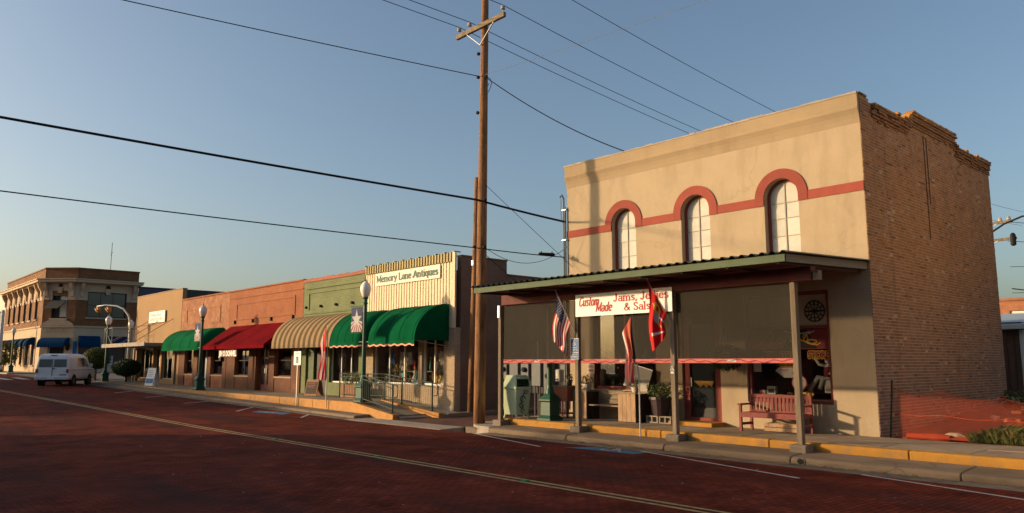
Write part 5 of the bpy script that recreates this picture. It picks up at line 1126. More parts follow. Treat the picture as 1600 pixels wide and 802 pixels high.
fr.build('canopy_frame', 'canopy_grey', tn)
t = thing('tan_wall_sign', 'white printed board on the tan stucco wall', 'sign', (-58.4, YF - .12, 4.45)); B(0, 3.3, 0, .06, 0, .8).build('board', 'sign_white2', t); text(t, 'Yellow Rose', .3, .45, .22, -.004, 'paper_grey', 2.3); text(t, 'ANTIQUES', .3, .12, .24, -.004, 'paper_grey', 2.6)
for x in (.2, 3.0): B(x, x + .05, .061, .12, .1, .7).build('standoff', 'steel', t)
pb = thing('purple_building', 'tall plain purple grey building behind the tan shop', 'building'); B(-112, -91.8, 26.8, 56, .4, 10.0).build('wall', 'purple_wall', pb); B(-112.1, -91.7, 26.75, 56.1, 10.001, 10.15).build('coping', 'purple_dk', pb)

# ------------------------------------------------------------------ awnings
def barrel(label, x0, x1, zt, zb, d, m, stripes=None, trim=None, dome=(0, 0), name='awning'):
    t = thing(name, label, 'awning'); n = 12; N = max(8, int((x1 - x0) / .12)); mb = MB(); idx = {}
    for i in range(N + 1):
        x = x0 + (x1 - x0) * i / N; k = 1.0
        if dome[0] and x - x0 < dome[0]: k = math.sqrt(max(0, 1 - (1 - (x - x0) / dome[0]) ** 2)) * .55 + .45
        if dome[1] and x1 - x < dome[1]: k = math.sqrt(max(0, 1 - (1 - (x1 - x) / dome[1]) ** 2)) * .55 + .45
        for j in range(n + 1):
            a = R(90 * j / n); idx[i, j] = mb.P((x, YF - .01 - d * math.sin(a) * (k if j < n else k), zb + (zt - zb) * math.cos(a) * k))
    for i in range(N):
        for j in range(n): mb.f.append([idx[i, j], idx[i, j + 1], idx[i + 1, j + 1], idx[i + 1, j]]); mb.mi.append((int(i / 2) % 2 if stripes else 0))
    mb.build('canvas', [m, stripes] if stripes else m, t, smooth=not stripes)
    for s_, x in (('l', x0), ('r', x1)):
        e = MB(); i = 0 if s_ == 'l' else N
        e.face([mb.v[idx[i, j]] for j in range(n + 1)] + [Vector((x, YF - .01, zb))]); e.build('end_panel', m, t)
    if not stripes:
        for i in range(0, N + 1, max(1, N // 4)):
            sm = MB(); sm.tube([mb.v[idx[i, j]] + Vector((0, -.004, .004)) for j in range(n + 1)], .010, 5); sm.build('seam', m, t)
    v = MB()
    for i in range(N):
        p, q = mb.v[idx[i, n]], mb.v[idx[i + 1, n]]; dz = .16 + .03 * math.sin(i * 1.6) if trim else .13
        dz2 = .16 + .03 * math.sin((i + 1) * 1.6) if trim else .13
        v.face((p + Vector((0, 0, -dz)), q + Vector((0, 0, -dz2)), q, p), (int(i / 2) % 2 if stripes else 0))
    v.build('valance', [m, stripes] if stripes else m, t)
    if trim:
        v = MB()
        for i in range(N):
            p, q = mb.v[idx[i, n]] + Vector((0, -.006, 0)), mb.v[idx[i + 1, n]] + Vector((0, -.006, 0)); dz = .16 + .03 * math.sin(i * 1.6); dz2 = .16 + .03 * math.sin((i + 1) * 1.6); v.face((p - Vector((0, 0, dz + .03)), q - Vector((0, 0, dz2 + .03)), q - Vector((0, 0, dz2 - .03)), p - Vector((0, 0, dz - .03))))
        v.build('scallop_trim', trim, t)
    f = MB(); f.tube([(x0 + .03, YF - d * .99 + .05, zb), (x1 - .03, YF - d * .99 + .05, zb)], .015, 5)
    for x in (x0 + .1, x1 - .1): f.tube([(x, YF - .02, zb - .2), (x, YF - d + .05, zb)], .012, 5)
    f.build('tube_frame', 'aluminium', t); return t
barrel('small green rounded awning left of the red awning', -50.9, -44.6, 3.72, 2.5, 1.55, 'awn_green_lt', dome=(.0, .5))
barrel('brown and cream striped rounded awning on the green shop', -35.12, -29.55, 3.88, 2.45, 1.6, 'awn_stripe_a', 'awn_stripe_b')
barrel('left half of the deep green rounded awnings below the antiques sign', -29.5, -26.92, 3.85, 2.48, 1.6, 'awn_green', trim='pink_trim', dome=(0, .55))
barrel('right half of the deep green rounded awnings below the antiques sign', -26.9, -23.3, 3.88, 2.48, 1.6, 'awn_green', trim='pink_trim', dome=(.55, 0))
ra = thing('red_awning', 'sloping bright red canvas awning on the orange brick shop', 'awning'); x0, x1 = -43.9, -35.35; yo = YF - 1.6; x1 = -36.0
mb = MB(); N = 10
for k in range(N):
    a = x0 + (x1 - x0) * k / N; b = x0 + (x1 - x0) * (k + 1) / N
    mb.face(((a, yo, 2.55), (b, yo, 2.55), (b - .0, YF - .6, 3.34 - .02), (a, YF - .6, 3.34 - .02))); mb.face(((a, YF - .6, 3.32), (b, YF - .6, 3.32), (b, YF - .01, 3.72), (a, YF - .01, 3.72)))
mb.build('canvas', 'awn_red', ra, smooth=True)
for x in (x0, x1): mb = MB(); mb.face(((x, yo, 2.55), (x, YF - .6, 3.32), (x, YF - .01, 3.72), (x, YF - .01, 2.55))); mb.build('end_panel', 'awn_red', ra)
mb = MB(); n = 90
for k in range(n): a = x0 + (x1 - x0) * k / n; b = x0 + (x1 - x0) * (k + 1) / n; mb.face(((a, yo, 2.36 + .025 * (k % 2)), (b, yo, 2.36 + .025 * ((k + 1) % 2)), (b, yo, 2.548), (a, yo, 2.548)))
mb.build('valance', 'awn_red', ra)

# ------------------------------------------------------------------ ramp railings
def railing(label, P, panels=True, hook=True):
    """P: list of (x,y,zbase)"""
    t = thing('ramp_railing', label, 'railing', group='green ramp railings')
    for a, b in zip(P, P[1:]):
        a = Vector(a); b = Vector(b)
        for h, r in ((1.0, .022), (.86, .02), (.14, .018)):
            mb = MB(); mb.tube([a + Vector((0, 0, h)), b + Vector((0, 0, h))], r, 7); mb.build('rail', 'rail_green', t)
        n = int((b - a).length / .13)
        for k in range(1, n): p = a.lerp(b, k / n); mb = MB(); mb.tube([p + Vector((0, 0, .14)), p + Vector((0, 0, .86))], .008, 5); mb.build('baluster', 'rail_green', t)
    for p in P: p = Vector(p); mb = MB(); mb.tube([p, p + Vector((0, 0, 1.02))], .032, 8); mb.build('post', 'rail_green', t); mb = MB(); mb.lathe([(.07, 0), (.07, .015), (.03, .02)], p, 8); mb.build('foot_plate', 'rail_green', t)
    if hook:
        p = Vector(P[-1]); mb = MB(); mb.tube([p + Vector((0, 0, 1.0)), p + Vector((.25, 0, .98)), p + Vector((.32, 0, .9)), p + Vector((.32, 0, .62)), p + Vector((.25, 0, .55)), p + Vector((0, 0, .55))], .02, 7); mb.build('end_loop', 'rail_green', t)
    return t
railing('front green railing running down the ramp edge from the lamp', [(-25.35, 15.5, .17), (-23.35, 15.5, -.12)])
railing('rear green railing along the landing and down the ramp', [(-29.6, 16.95, .19), (-27.4, 16.95, .19), (-26.1, 16.95, .21), (-24.9, 16.95, .09), (-22.95, 16.95, -.09)])
pl = thing('wooden_planter', 'brown wooden planter with leafy plants by the antiques shop', 'planter', (-29.1, 17.35, .18))
for k in range(7): a = -.7 + k * .2; B(a + .004, a + .196, -.26, -.23, .02, .55).build('board', 'brownitem', pl)
for x in (-.7, .66): B(x, x + .04, -.225, .25, .02, .55).build('end_board', 'brownitem', pl)
B(-.66, .66, -.22, .25, .4, .48).build('soil', 'dirt', pl); mb = MB()
for k in range(14):
    x = random.uniform(-.6, .6); y = random.uniform(-.15, .15)
    for q in range(7): a = random.random() * 6.28; mb.face([(x, y, .48), (x + .1 * math.cos(a) - .02, y + .1 * math.sin(a), .8), (x + .25 * math.cos(a), y + .25 * math.sin(a), .95 + random.random() * .25), (x + .1 * math.cos(a) + .03, y + .1 * math.sin(a), .78)])
mb.build('foliage', 'leaf_lt', pl)
def sandwich(label, loc, rz, h, w_, m, m2, txt, tm):
    t = thing('sandwich_board', label, 'sandwich board', loc, rz)
    for s_ in (-1, 1):
        mb = MB(); mb.M = Matrix.Translation((0, s_ * .22, 0)) @ Matrix.Rotation(R(s_ * 12), 4, 'X'); mb.box(-w_ / 2, w_ / 2, -.015, .015, .04, h); p = mb.build('panel', m, t)
        mb = MB(); mb.M = Matrix.Translation((0, s_ * .22, 0)) @ Matrix.Rotation(R(s_ * 12), 4, 'X'); q = mb
        if s_ == -1:
            q.box(-w_ / 2 + .05, w_ / 2 - .05, -.02, -.016, h * .16, h * .42 if m2 == 'sign_blue' else h - .1); q.build('printed_field', m2, p)
            MM = Matrix.Translation((0, -.22, 0)) @ Matrix.Rotation(R(-12), 4, 'X')
            for k in range(4): mb = MB(); mb.M = MM; mb.box(-w_ * .36, w_ * (.34 - .1 * (k % 2)), -.024, -.0215, h * (.84 - .1 * k), h * (.87 - .1 * k)); mb.build('faint_print', tm, p)
    return t
sandwich('white and blue sandwich board on the walk before the tan shop', (-50.9, 15.95, .2), R(20), 1.15, .75, 'sign_white2', 'sign_blue', (), 'paper_grey')
sandwich('small brown sandwich board on the walk by the striped awning', (-31.2, 16.6, .18), R(15), .75, .75, 'brownitem', 'dark_wood', (), 'salmon')

# ================================================================== CORNER BANK
bk = thing('corner_bank', 'two storey brown brick bank with cream stone base and chamfered corner', 'building')
Pc = [Vector((-116, 18)), Vector((-94.3, 18)), Vector((-91.75, 20.55)), Vector((-91.75, 26.7))]
GZ = .62
def fmat(a, b): d = (b - a).normalized(); return Matrix(((d.x, -d.y, 0, a.x), (d.y, d.x, 0, a.y), (0, 0, 1, 0), (0, 0, 0, 1)))
SEG = [(fmat(Pc[k], Pc[k + 1]), (Pc[k + 1] - Pc[k]).length) for k in range(3)]
def bp(k, fn, name, m, parent=bk, **kw): mb = MB(); mb.M = SEG[k][0]; fn(mb); return mb.build(name, m, parent, **kw)
uw = [[(u, u + 1.35, 6.35, 9.1) for u in (2.2, 5.3, 8.4, 11.5, 14.6, 17.7)], [(.95, 2.65, 6.35, 9.3)], [(1.1, 5.0, 6.5, 9.25)]]
lw_ = [[(u, u + 1.5, 1.4, 4.3) for u in (2.1, 5.2, 8.3, 11.4, 14.5, 17.6)], [(.9, 2.7, .75, 3.6)], [(.55, 2.45, 1.5, 4.35), (3.3, 5.2, 1.5, 4.35)]]
for k in range(3):
    L_ = SEG[k][1]
    bp(k, lambda mb: mb.wall(0, L_, .3, 5.45, lw_[k], 0, .3), 'wall', 'cream_stone'); bp(k, lambda mb: mb.wall(0, L_, 5.452, 8.3, [h[:3] + (8.3,) for h in uw[k]], .03, .3), 'wall', 'brick_bank')
    bp(k, lambda mb: mb.wall(0, L_, 8.302, 10.1, [h[:2] + (8.302, h[3]) for h in uw[k]], .0, .3), 'frieze', 'cream_stone')
    bp(k, lambda mb: mb.box(-.05, L_ + .05, -.12, .02, 5.38, 5.56), 'string_course', 'cream_stone'); bp(k, lambda mb: (mb.box(-.3, L_ + .3, -.75, .3, 10.2, 10.45), mb.box(-.15, L_ + .15, -.4, .3, 10.1, 10.2), mb.box(-.35, L_ + .35, -.85, .3, 10.45, 10.56)), 'cornice', 'cream_stone')
    bp(k, lambda mb: mb.box(0, L_, .02, .3, 10.56, 11.65), 'parapet', 'brick_bank'); bp(k, lambda mb: mb.box(-.05, L_ + .05, -.05, .34, 11.652, 11.8), 'coping', 'brick_bank')
    bp(k, lambda mb: mb.box(.3, L_ - .3, 1.6, 1.7, .4, 9.9), 'interior_wall', 'interior')
    us_ = [u for u in ((.5, 3.9, 7.0, 10.1, 13.2, 16.3, 19.4, 21.2) if k == 0 else ((.35, 3.2) if k == 1 else (.5, 5.7)))]
    for u in us_: bp(k, lambda mb: mb.extr([(-.01, 8.5), (-.18, 8.7), (-.2, 9.2), (-.45, 9.6), (-.6, 10.1), (-.01, 10.1)], u - .16, u + .16), 'bracket', 'cream_stone'); bp(k, lambda mb: mb.box(u - .3, u + .3, -.07, -.001, 8.31, 8.9), 'bracket_block', 'cream_stone')
    for h in uw[k]:
        f = bp(k, lambda mb: mb.wall(h[0], h[1], h[2], h[3], [(h[0] + .09, h[1] - .09, h[2] + .09, h[3] - .09)], .12, .2), 'window', 'dark_wood')
        if k != 1:
            nv = 2 if k == 0 else 3
            for q in range(nv):
                a = h[0] + .1 + (h[1] - h[0] - .2) * q / nv; b = h[0] + .1 + (h[1] - h[0] - .2) * (q + 1) / nv - .05
                for (za, zb) in ((h[2] + .1, h[2] + 1.3), (h[2] + 1.35, h[3] - .1)): bp(k, lambda mb: mb.box(a, b, .16, .17, za, zb), 'pane', 'glass_solid', f)
        bp(k, lambda mb: mb.box(h[0] - .12, h[1] + .12, -.1, .11, h[2] - .16, h[2]), 'sill', 'cream_stone'); bp(k, lambda mb: mb.prism([((h[0] + h[1]) / 2 - .2, h[3] - .25), ((h[0] + h[1]) / 2 + .2, h[3] - .25), ((h[0] + h[1]) / 2 + .3, h[3] + .4), ((h[0] + h[1]) / 2 - .3, h[3] + .4)], -.12, -.001), 'keystone', 'cream_stone')
        if k: bp(k, lambda mb: mb.prism(arc((h[0] + h[1]) / 2, h[3] + .5, .26, .26, 0, 360, 14)[:-1], -.02, -.001), 'medallion', 'black')
        if k != 2: bp(k, lambda mb: mb.box(h[0] + .06, h[1] - .06, .02, .11, h[3] - .55, h[3] - .02), 'fanlight_panel', 'brick_bank')
    for h in lw_[k]:
        f = bp(k, lambda mb: mb.wall(h[0], h[1], h[2], h[3], [(h[0] + .1, h[1] - .1, h[2] + .1, h[3] - .1)], .14, .22), 'window' if k != 1 else 'door_frame', 'white_paint' if k == 1 else 'dark_wood'); bp(k, lambda mb: mb.box(h[0] + .11, h[1] - .11, .18, .19, h[2] + .11, h[3] - .11), 'pane', 'glass_solid', f)
        if k != 1: bp(k, lambda mb: mb.box(h[0] - .1, h[1] + .1, -.1, .13, h[2] - .15, h[2] - .002), 'sill', 'cream_stone')
B(-116, -116.2, 18.3, 40, .3, 10.1).build('wall', 'grey_wall', bk)
# chamfer details: raised flap window with white sheets, arched gable over the door, plaque, lantern
bp(1, lambda mb: mb.box(1.15, 2.5, .2, .22, 6.5, 9.15), 'white_sheet', 'paper'); bp(1, lambda mb: mb.box(1.15, 1.75, .17, .19, 6.5, 9.1), 'dark_opening', 'black')
mbx = MB(); mbx.M = SEG[1][0]; mbx.face(((.9, .05, 8.3), (2.5, .05, 8.3), (2.2, -.9, 7.35), (.6, -.9, 7.35))); mbx.face(((.9, .08, 8.3), (.6, -.87, 7.35), (2.2, -.87, 7.35), (2.5, .08, 8.3))); mbx.build('open_flap', 'grey_wall', bk)
bp(1, lambda mb: mb.prism([(.15, 5.57)] + arc(1.8, 5.3, 1.9, .95, 160, 20, 14) + [(3.45, 5.57)], -.14, -.02), 'gable', 'cream_stone'); bp(1, lambda mb: [mb.ribbon(arc(1.8 + dx, 5.1, .2, .25, a0, a0 + 250, 10), .06, -.13 - .002 * i) for i, (dx, a0) in enumerate(((-.5, 0), (0, 90), (.5, 180), (.9, 30), (-.9, 120)))], 'carving', 'stucco_dk')
bp(2, lambda mb: mb.box(.02, .4, -.03, -.001, 2.3, 3.9), 'plaque', 'sign_blue')
bp(1, lambda mb: mb.lathe([(.05, 0), (.2, .2), (.22, .7), (.05, .95)], (3.25, -.3, 2.9), 8), 'lantern', 'black')
def box_awn(k, u0, u1, zt, zb, d, label):
    t = thing('blue_awning', label, 'awning', group='blue bank awnings')
    def fn(mb):
        n = 8
        for j in range(n):
            a, b = R(90 * j / n), R(90 * (j + 1) / n); p = lambda a, u: (u, -.02 - d * math.sin(a), zb + (zt - zb) * math.cos(a))
            mb.face((p(a, u0), p(b, u0), p(b, u1), p(a, u1)))
        for u in (u0, u1): mb.face([(u, -.02 - d * math.sin(R(90 * j / n)), zb + (zt - zb) * math.cos(R(90 * j / n))) for j in range(n + 1)] + [(u, -.02, zb)])
    bp(k, fn, 'canvas', 'blue_awn', t); bp(k, lambda mb: mb.box(u0, u1, -.03 - d, -.021 - d, zb - .25, zb), 'valance', 'blue_awn', t)
box_awn(1, .35, 3.25, 4.3, 3.5, 1.0, 'wide blue awning over the bank corner door')
box_awn(2, .5, 2.5, 4.5, 3.55, .7, 'blue awning on the bank flank nearest the corner'); box_awn(2, 3.25, 5.25, 4.5, 3.55, .7, 'blue awning on the bank flank nearest the purple building')
for j, h in enumerate(lw_[0][:]): box_awn(0, h[0] - .1, h[1] + .1, 4.4, 3.6, .8, 'small blue awning over the bank street window, %s from the corner' % ('sixth', 'fifth', 'fourth', 'third', 'second', 'first')[j])
t = thing('bank_notice', 'white notice board on the bank flank wall', 'notice'); 
mb = MB(); mb.M = SEG[2][0]; mb.box(2.7, 4.0, -.06, -.002, 1.1, 2.4); mb.build('board', 'paper_grey', t); mb = MB(); mb.M = SEG[2][0]; [mb.box(2.85, 3.85, -.065, -.0605, z, z + .12) for z in (1.3, 1.6, 1.9)]; mb.build('print', 'meter_grey', t)
mb = MB(); mb.tube([(-93, 24, 11.6), (-93, 24, 15)], .03, 5); mb.tube([(-93.3, 24, 13.6), (-92.6, 24, 13.9)], .02, 5); tag(mb.build('roof_antenna', 'black'), 'thin antenna mast on the bank roof', 'antenna')
# left neighbours
pw_ = thing('pale_building', 'pale cream building at the far left edge', 'building'); B(-140, -116.3, 18.2, 40, .3, 10.6).build('wall', 'pale_wall', pw_); B(-116.29, -116.2, 18.4, 40, .3, 10.2).build('wall', 'grey_wall', pw_)
for k in range(4): f = B(-120.5 - k * 4, -118.5 - k * 4, 18.1, 18.19, 6, 8.5).build('window', 'muntin', pw_); B(-120.3 - k * 4, -118.7 - k * 4, 18.08, 18.099, 6.2, 8.3).build('pane', 'glass_solid', f)
# signal pole with arm, far left
sp = thing('signal_pole', 'grey and green signal pole with star banner at the far left', 'signal pole', (-99, 15.2, .66))
mb = MB(); mb.lathe([(.4, 0), (.38, .6), (.22, .9), (.2, 1.5), (.16, 6.6), (.05, 6.7)], n=12); mb.build('shaft', 'eave_blue', sp); mb = MB(); mb.lathe([(.45, 0), (.45, .1), (.36, .5), (.3, 1.0)], n=8); mb.build('pedestal', 'lamp_green', sp)
mb = MB(); mb.tube([(0, 0, 6.4), (-3, -1.5, 6.7), (-9, -5, 7.0)], [.1, .08, .06], 7); mb.build('arm', 'grey_trim', sp)
bb = B(-.9, -.2, -.2, -.18, 3.3, 4.5).build('banner', 'navy', sp); mb = MB(); mb.face([(-.55 + (.36 if k % 2 == 0 else .15) * math.cos(R(90 + 36 * k)), -.205, 3.95 + (.36 if k % 2 == 0 else .15) * math.sin(R(90 + 36 * k))) for k in range(10)]); mb.build('white_star', 'banner_white', bb); B(-.9, -.2, -.204, -.201, 3.3, 3.65).build('red_field', 'flag_red', bb)
# white mast with amber signals at the side street
mw = thing('signal_mast', 'white curved mast arm with two amber signal heads', 'traffic signal', (-61.9, 17.6, .18))
A_ = [(0, 0, 0), (.0, 0, 3.4), (.0, 0, 4.4), (-.15, -.12, 5.0), (-.5, -.4, 5.5), (-1.0, -.75, 5.72), (-1.8, -1.3, 5.8), (-2.4, -1.75, 5.72)]
mb = MB(); mb.tube(A_, [.085, .08, .075, .07, .065, .06, .05, .045], 9); mb.build('mast', 'mast_white', mw, smooth=True)
for x, y in ((-1.55, -1.13), (-2.3, -1.66)):
    mb = MB(); mb.M = Matrix.Translation((x, y, 5.45)) @ Matrix.Rotation(R(25), 4, 'Y'); mb.box(-.26, .26, -.13, .13, -.16, .16); h = mb.build('signal_head', 'signal_orange', mw, bevel=.03)
    for k in range(3): mb = MB(); mb.M = Matrix.Translation((x, y, 5.45)) @ Matrix.Rotation(R(25), 4, 'Y') @ Matrix.Translation((-.17 + .17 * k, -.13, 0)) @ Matrix.Rotation(R(90), 4, 'X'); mb.lathe([(.065, 0), (.07, .08), (.06, .08)], n=10); mb.build('visor', 'signal_orange', h)
def topiary(label, loc, rad, n, stem, lm='leaf_olive'):
    t = thing('clipped_bush', label, 'bush', loc, group='clipped bushes at the corner'); mb = MB(); mb.leaves((0, 0, stem + rad[2]), rad, int(n * 1.8), .12, shell=.26); mb.leaves((0, 0, stem + rad[2]), [r * .8 for r in rad], n // 3, .3, shell=.1); mb.build('crown', lm, t)
    mb = MB(); mb.tube([(0, 0, 0), (.03, 0, stem), (0, 0, stem + rad[2])], [.09, .07, .05], 7)
    for k in range(5): a = k * 1.26; mb.tube([(0, 0, stem * .9), (rad[0] * .5 * math.cos(a), rad[1] * .5 * math.sin(a), stem + rad[2])], [.04, .02], 5)
    mb.build('trunk', 'pole_wood', t); return t
topiary('round clipped bush behind the parked van', (-65.6, 16.4, .2), (1.0, 1.0, .85), 2200, .95); topiary('low flattened clipped bush by the tan shop canopy', (-58.9, 16.7, .2), (1.15, .95, .62), 2600, .5, 'leaf_dk'); topiary('round clipped bush at the far left signal pole', (-102.5, 16.2, .66), (1.9, 1.5, 1.4), 2000, .7)
by = thing('parked_bicycle', 'small bicycle leaning by the tan shop pier', 'bicycle', (-60.0, 17.35, .2), R(15))
for x in (-.5, .5):
    mb = MB(); ring = [(x + .31 * math.cos(R(a)), 0, .33 + .31 * math.sin(R(a))) for a in range(0, 361, 20)]; mb.tube(ring, .025, 5, cap=False); wl = mb.build('wheel', 'tyre', by)
    mb = MB(); [mb.tube([(x, 0, .33), (x + .3 * math.cos(R(a)), 0, .33 + .3 * math.sin(R(a)))], .004, 4) for a in range(0, 360, 30)]; mb.build('spokes', 'steel', wl)
mb = MB(); [mb.tube([a, b], .02, 6) for a, b in (((-.5, 0, .33), (-.1, 0, .33)), ((-.1, 0, .33), (-.25, 0, .8)), ((-.25, 0, .75), (.35, 0, .8)), ((-.1, 0, .33), (.35, 0, .75)), ((.35, 0, .9), (.5, 0, .33)), ((-.5, 0, .33), (-.22, 0, .72)))]; mb.build('frame', 'aluminium', by)
mb = MB(); mb.tube([(.3, -.25, .98), (.36, 0, .92), (.3, .25, .98)], .015, 6); mb.build('handlebar', 'steel', by); mb = MB(); mb.lathe([(0, 0), (.1, .02), (.1, .05), (0, .07)], (-.27, 0, .8), 8, sx=1.3); mb.build('saddle', 'black', by)
fg = thing('garden_figure', 'small cream garden figure beside the parked bicycle', 'figurine', (-59.2, 16.9, .2)); mb = MB(); mb.lathe([(.22, 0), (.24, .3), (.16, .55), (.09, .62)], n=12); mb.build('robe', 'pot_white', fg, smooth=True); mb = MB(); mb.lathe([(0, -.1), (.09, -.05), (.1, .02), (.06, .1), (0, .12)], (0, 0, .74), 10); mb.build('head', 'skin_cloth', fg, smooth=True)

# ================================================================== VAN
vn = thing('parked_van', 'white panel van angle parked at the far kerb, seen from behind', 'van', (-56.3, 11.55, zr(-56) + .03), 0)
VL, VW, VH = 4.95, 1.98, 2.08
def hw(z): return .99 if z < 1.1 else .99 - (z - 1.1) * .155 - max(0, z - 1.85) * .35
def interp(tb, z):
    for (a, xa), (b, xb) in zip(tb, tb[1:]):
        if a <= z <= b: return xa + (xb - xa) * (z - a) / (b - a)
    return tb[-1][1]
XRE = [(.4, 0), (1.12, .04), (1.75, .1), (1.95, .17), (2.04, .3), (2.08, .5)]
XFR = [(.4, 4.98), (.88, 4.98), (1.0, 4.93), (1.1, 4.75), (1.2, 4.25), (1.9, 3.5), (2.02, 3.2), (2.08, 2.7)]
mb = MB(); rings = []
for z in (.42, .6, .86, 1.0, 1.1, 1.2, 1.4, 1.6, 1.75, 1.86, 1.95, 2.01, 2.05, 2.08):
    xa, xb, h = interp(XRE, z), interp(XFR, z), hw(z) - (.0 if z < 2.04 else .05 + (z - 2.04)); r_ = .09; ring = []
    for cx_, cy_, a0 in ((xb - r_, h - r_, 0), (xa + r_, h - r_, 90), (xa + r_, -h + r_, 180), (xb - r_, -h + r_, 270)):
        for q in range(5): a = R(a0 + 90 * q / 4); ring.append(mb.P((cx_ + r_ * math.cos(a), cy_ + r_ * math.sin(a), z)))
    rings.append(ring)
for a, b in zip(rings, rings[1:]):
    for q in range(20): mb.f.append([a[q], a[(q + 1) % 20], b[(q + 1) % 20], b[q]]); mb.mi.append(0)
mb.f.append(rings[0][::-1]); mb.mi.append(0); mb.f.append(rings[-1]); mb.mi.append(0)
vb = mb.build('body', 'van_paint', vn, smooth=True)
for y in (-.5, .5): mb = MB(); mb.bar((.02, y, 1.22), (.055, y + .28, 1.4), .02, .02); mb.build('wiper', 'black', vn)
for s_ in (-1, 1): B(4.93, 5.0, s_ * .75 - .14, s_ * .75 + .14, .72, .92).build('headlight', 'window_white', vn, bevel=.02)
def sidepanel(pts, s_, name, m, off=.006, parent=vn):
    mb = MB(); mb.face([(x, s_ * (hw(z) + off), z) for x, z in pts]); return mb.build(name, m, parent)
for s_ in (-1, 1):
    for q in (((2.35, 1.25), (3.05, 1.25), (3.05, 1.8), (2.35, 1.82)), ((3.12, 1.25), (3.9, 1.25), (3.42, 1.76), (3.12, 1.8)), ((1.75, 1.25), (2.28, 1.25), (2.28, 1.82), (1.75, 1.82))): sidepanel(q, s_, 'side_window', 'glass_solid')
    sidepanel(((.25, 1.02), (4.7, 1.02), (4.7, 1.045), (.25, 1.045)), s_, 'body_crease', 'van_trim', .004)
    for x in (1.7, 2.32, 3.95): sidepanel(((x, .5), (x + .015, .5), (x + .015, 1.2), (x, 1.2)), s_, 'door_gap', 'van_trim', .003)
    B(3.55, 3.75, s_ * 1.02 - (.0 if s_ > 0 else .2), s_ * 1.02 + (.2 if s_ > 0 else 0), 1.22, 1.45).build('side_mirror', 'van_paint', vn, bevel=.02)
for y0, y1 in ((-.82, -.06), (.06, .82)):
    mb = MB(); f_ = lambda z: .04 + (z - 1.12) / (1.75 - 1.12) * .06 - .012
    mb.face([(f_(z), y, z) for y, z in ((y1, 1.22), (y0, 1.22), (y0 * .97, 1.72), (y1 * .97, 1.72))]); mb.build('rear_window', 'glass_solid', vn)
for s_ in (-1, 1): B(-.035, .06, s_ * .9 - .07, s_ * .9 + .07, .86, 1.1).build('tail_light', 'tail_red', vn, bevel=.015)
B(-.12, .08, -.97, .97, .42, .62).build('rear_bumper', 'van_paint', vn, bevel=.03); B(-.14, -.121, -.2, .2, .46, .58).build('number_plate', 'sign_white2', vn); B(-.005, .02, -.012, .012, .65, 1.75).build('door_gap', 'van_trim', vn); B(-.03, .03, -.14, .0, 1.12, 1.16).build('door_handle', 'van_trim', vn)
B(.14, .22, -.18, .18, 1.96, 2.0).build('brake_light', 'tail_red', vn); B(-.03, -.0, -.85, -.45, .72, .76).build('badge', 'van_trim', vn); B(.3, 4.7, -.8, .8, .3, .42).build('chassis', 'black', vn)
for x in (1.0, 3.95):
    for s_ in (-1, 1):
        mb = MB(); mb.M = Matrix.Translation((x, s_ * .88, .35)) @ Matrix.Rotation(R(90), 4, 'X'); mb.lathe([(.2, -.11), (.33, -.11), (.35, -.07), (.35, .07), (.33, .11), (.2, .11)], n=20); wl = mb.build('wheel', 'tyre', vn)
        mb = MB(); mb.M = Matrix.Translation((x, s_ * .88, .35)) @ Matrix.Rotation(R(90), 4, 'X'); mb.lathe([(.21, -.12), (.05, -.1), (.05, .1), (.21, .12)], n=14); mb.build('hub', 'hubcap', wl)
        mb = MB(); mb.M = Matrix.Translation((x, s_ * .995, .35)) @ Matrix.Rotation(R(90), 4, 'X'); mb.lathe([(.42, -.005), (.42, .005)], n=22); mb.build('wheel_arch', 'black', vn)
vn.rotation_euler = (0, 0, math.pi - R(31)); 

# ================================================================== LOT AND BACKGROUND AT THE RIGHT
of = thing('orange_safety_fence', 'sagging orange plastic mesh fence along the brick flank', 'fence', (0, 0, 0))
FA = [(-7.3, 18.28, -.02, 1.12), (-6.3, 18.45, .0, 1.02), (-5.2, 18.75, .02, .9), (-4.0, 19.0, .1, .82), (-2.4, 19.2, .15, .72)]
def fp(s, t):      # s along 0..4, t up 0..1
    k = min(3, int(s)); u = s - k; a, b = FA[k], FA[k + 1]; x, y, z0, z1 = [a[i] + (b[i] - a[i]) * u for i in range(4)]
    return Vector((x + .05 * math.sin(s * 5 + t * 3), y, z0 + (z1 - z0 - .1 * math.sin(math.pi * u)) * t))
mb = MB(); N = 84
def strand(s0, t0, s1, t1, wd):
    n = 9; P = [fp(s0 + (s1 - s0) * k / n, t0 + (t1 - t0) * k / n) for k in range(n + 1)]
    for a, b in zip(P, P[1:]):
        d = (b - a).normalized(); u = d.cross(Vector((.3, 1, 0))).normalized() * wd; mb.face((a - u, b - u, b + u, a + u))
ds = 4 / N; H_ = 1.6
for k in range(-19, N):
    for sgn in (1, -1):
        s0, s1 = k * ds, k * ds + H_ * .6
        t0, t1 = (0, 1) if sgn > 0 else (1, 0)
        if s0 < 0: t0 = t0 + (t1 - t0) * (-s0) / (s1 - s0); s0 = 0
        if s1 > 4: t1 = t0 + (t1 - t0) * (4 - s0) / (s1 - s0); s1 = 4
        strand(s0, t0, s1, t1, .0027)
for t_ in (0.0, .5, 1.0):
    for k in range(40): strand(k * .1, t_, k * .1 + .1, t_, .008)
mb.build('mesh', 'fence_orange', of, kind='stuff')
for x, y, z, h in ((-7.34, 18.24, -.1, 1.36), (-4.0, 19.15, .0, .85)): mb = MB(); mb.bar((x, y, z), (x + .1, y + .03, z + h), .03, .02); mb.bar((x + .012, y + .0, z), (x + .112, y + .03, z + h), .01, .035); mb.build('stake', 'rail_green', of)
mat('netting', (.34, .045, .016), .8)
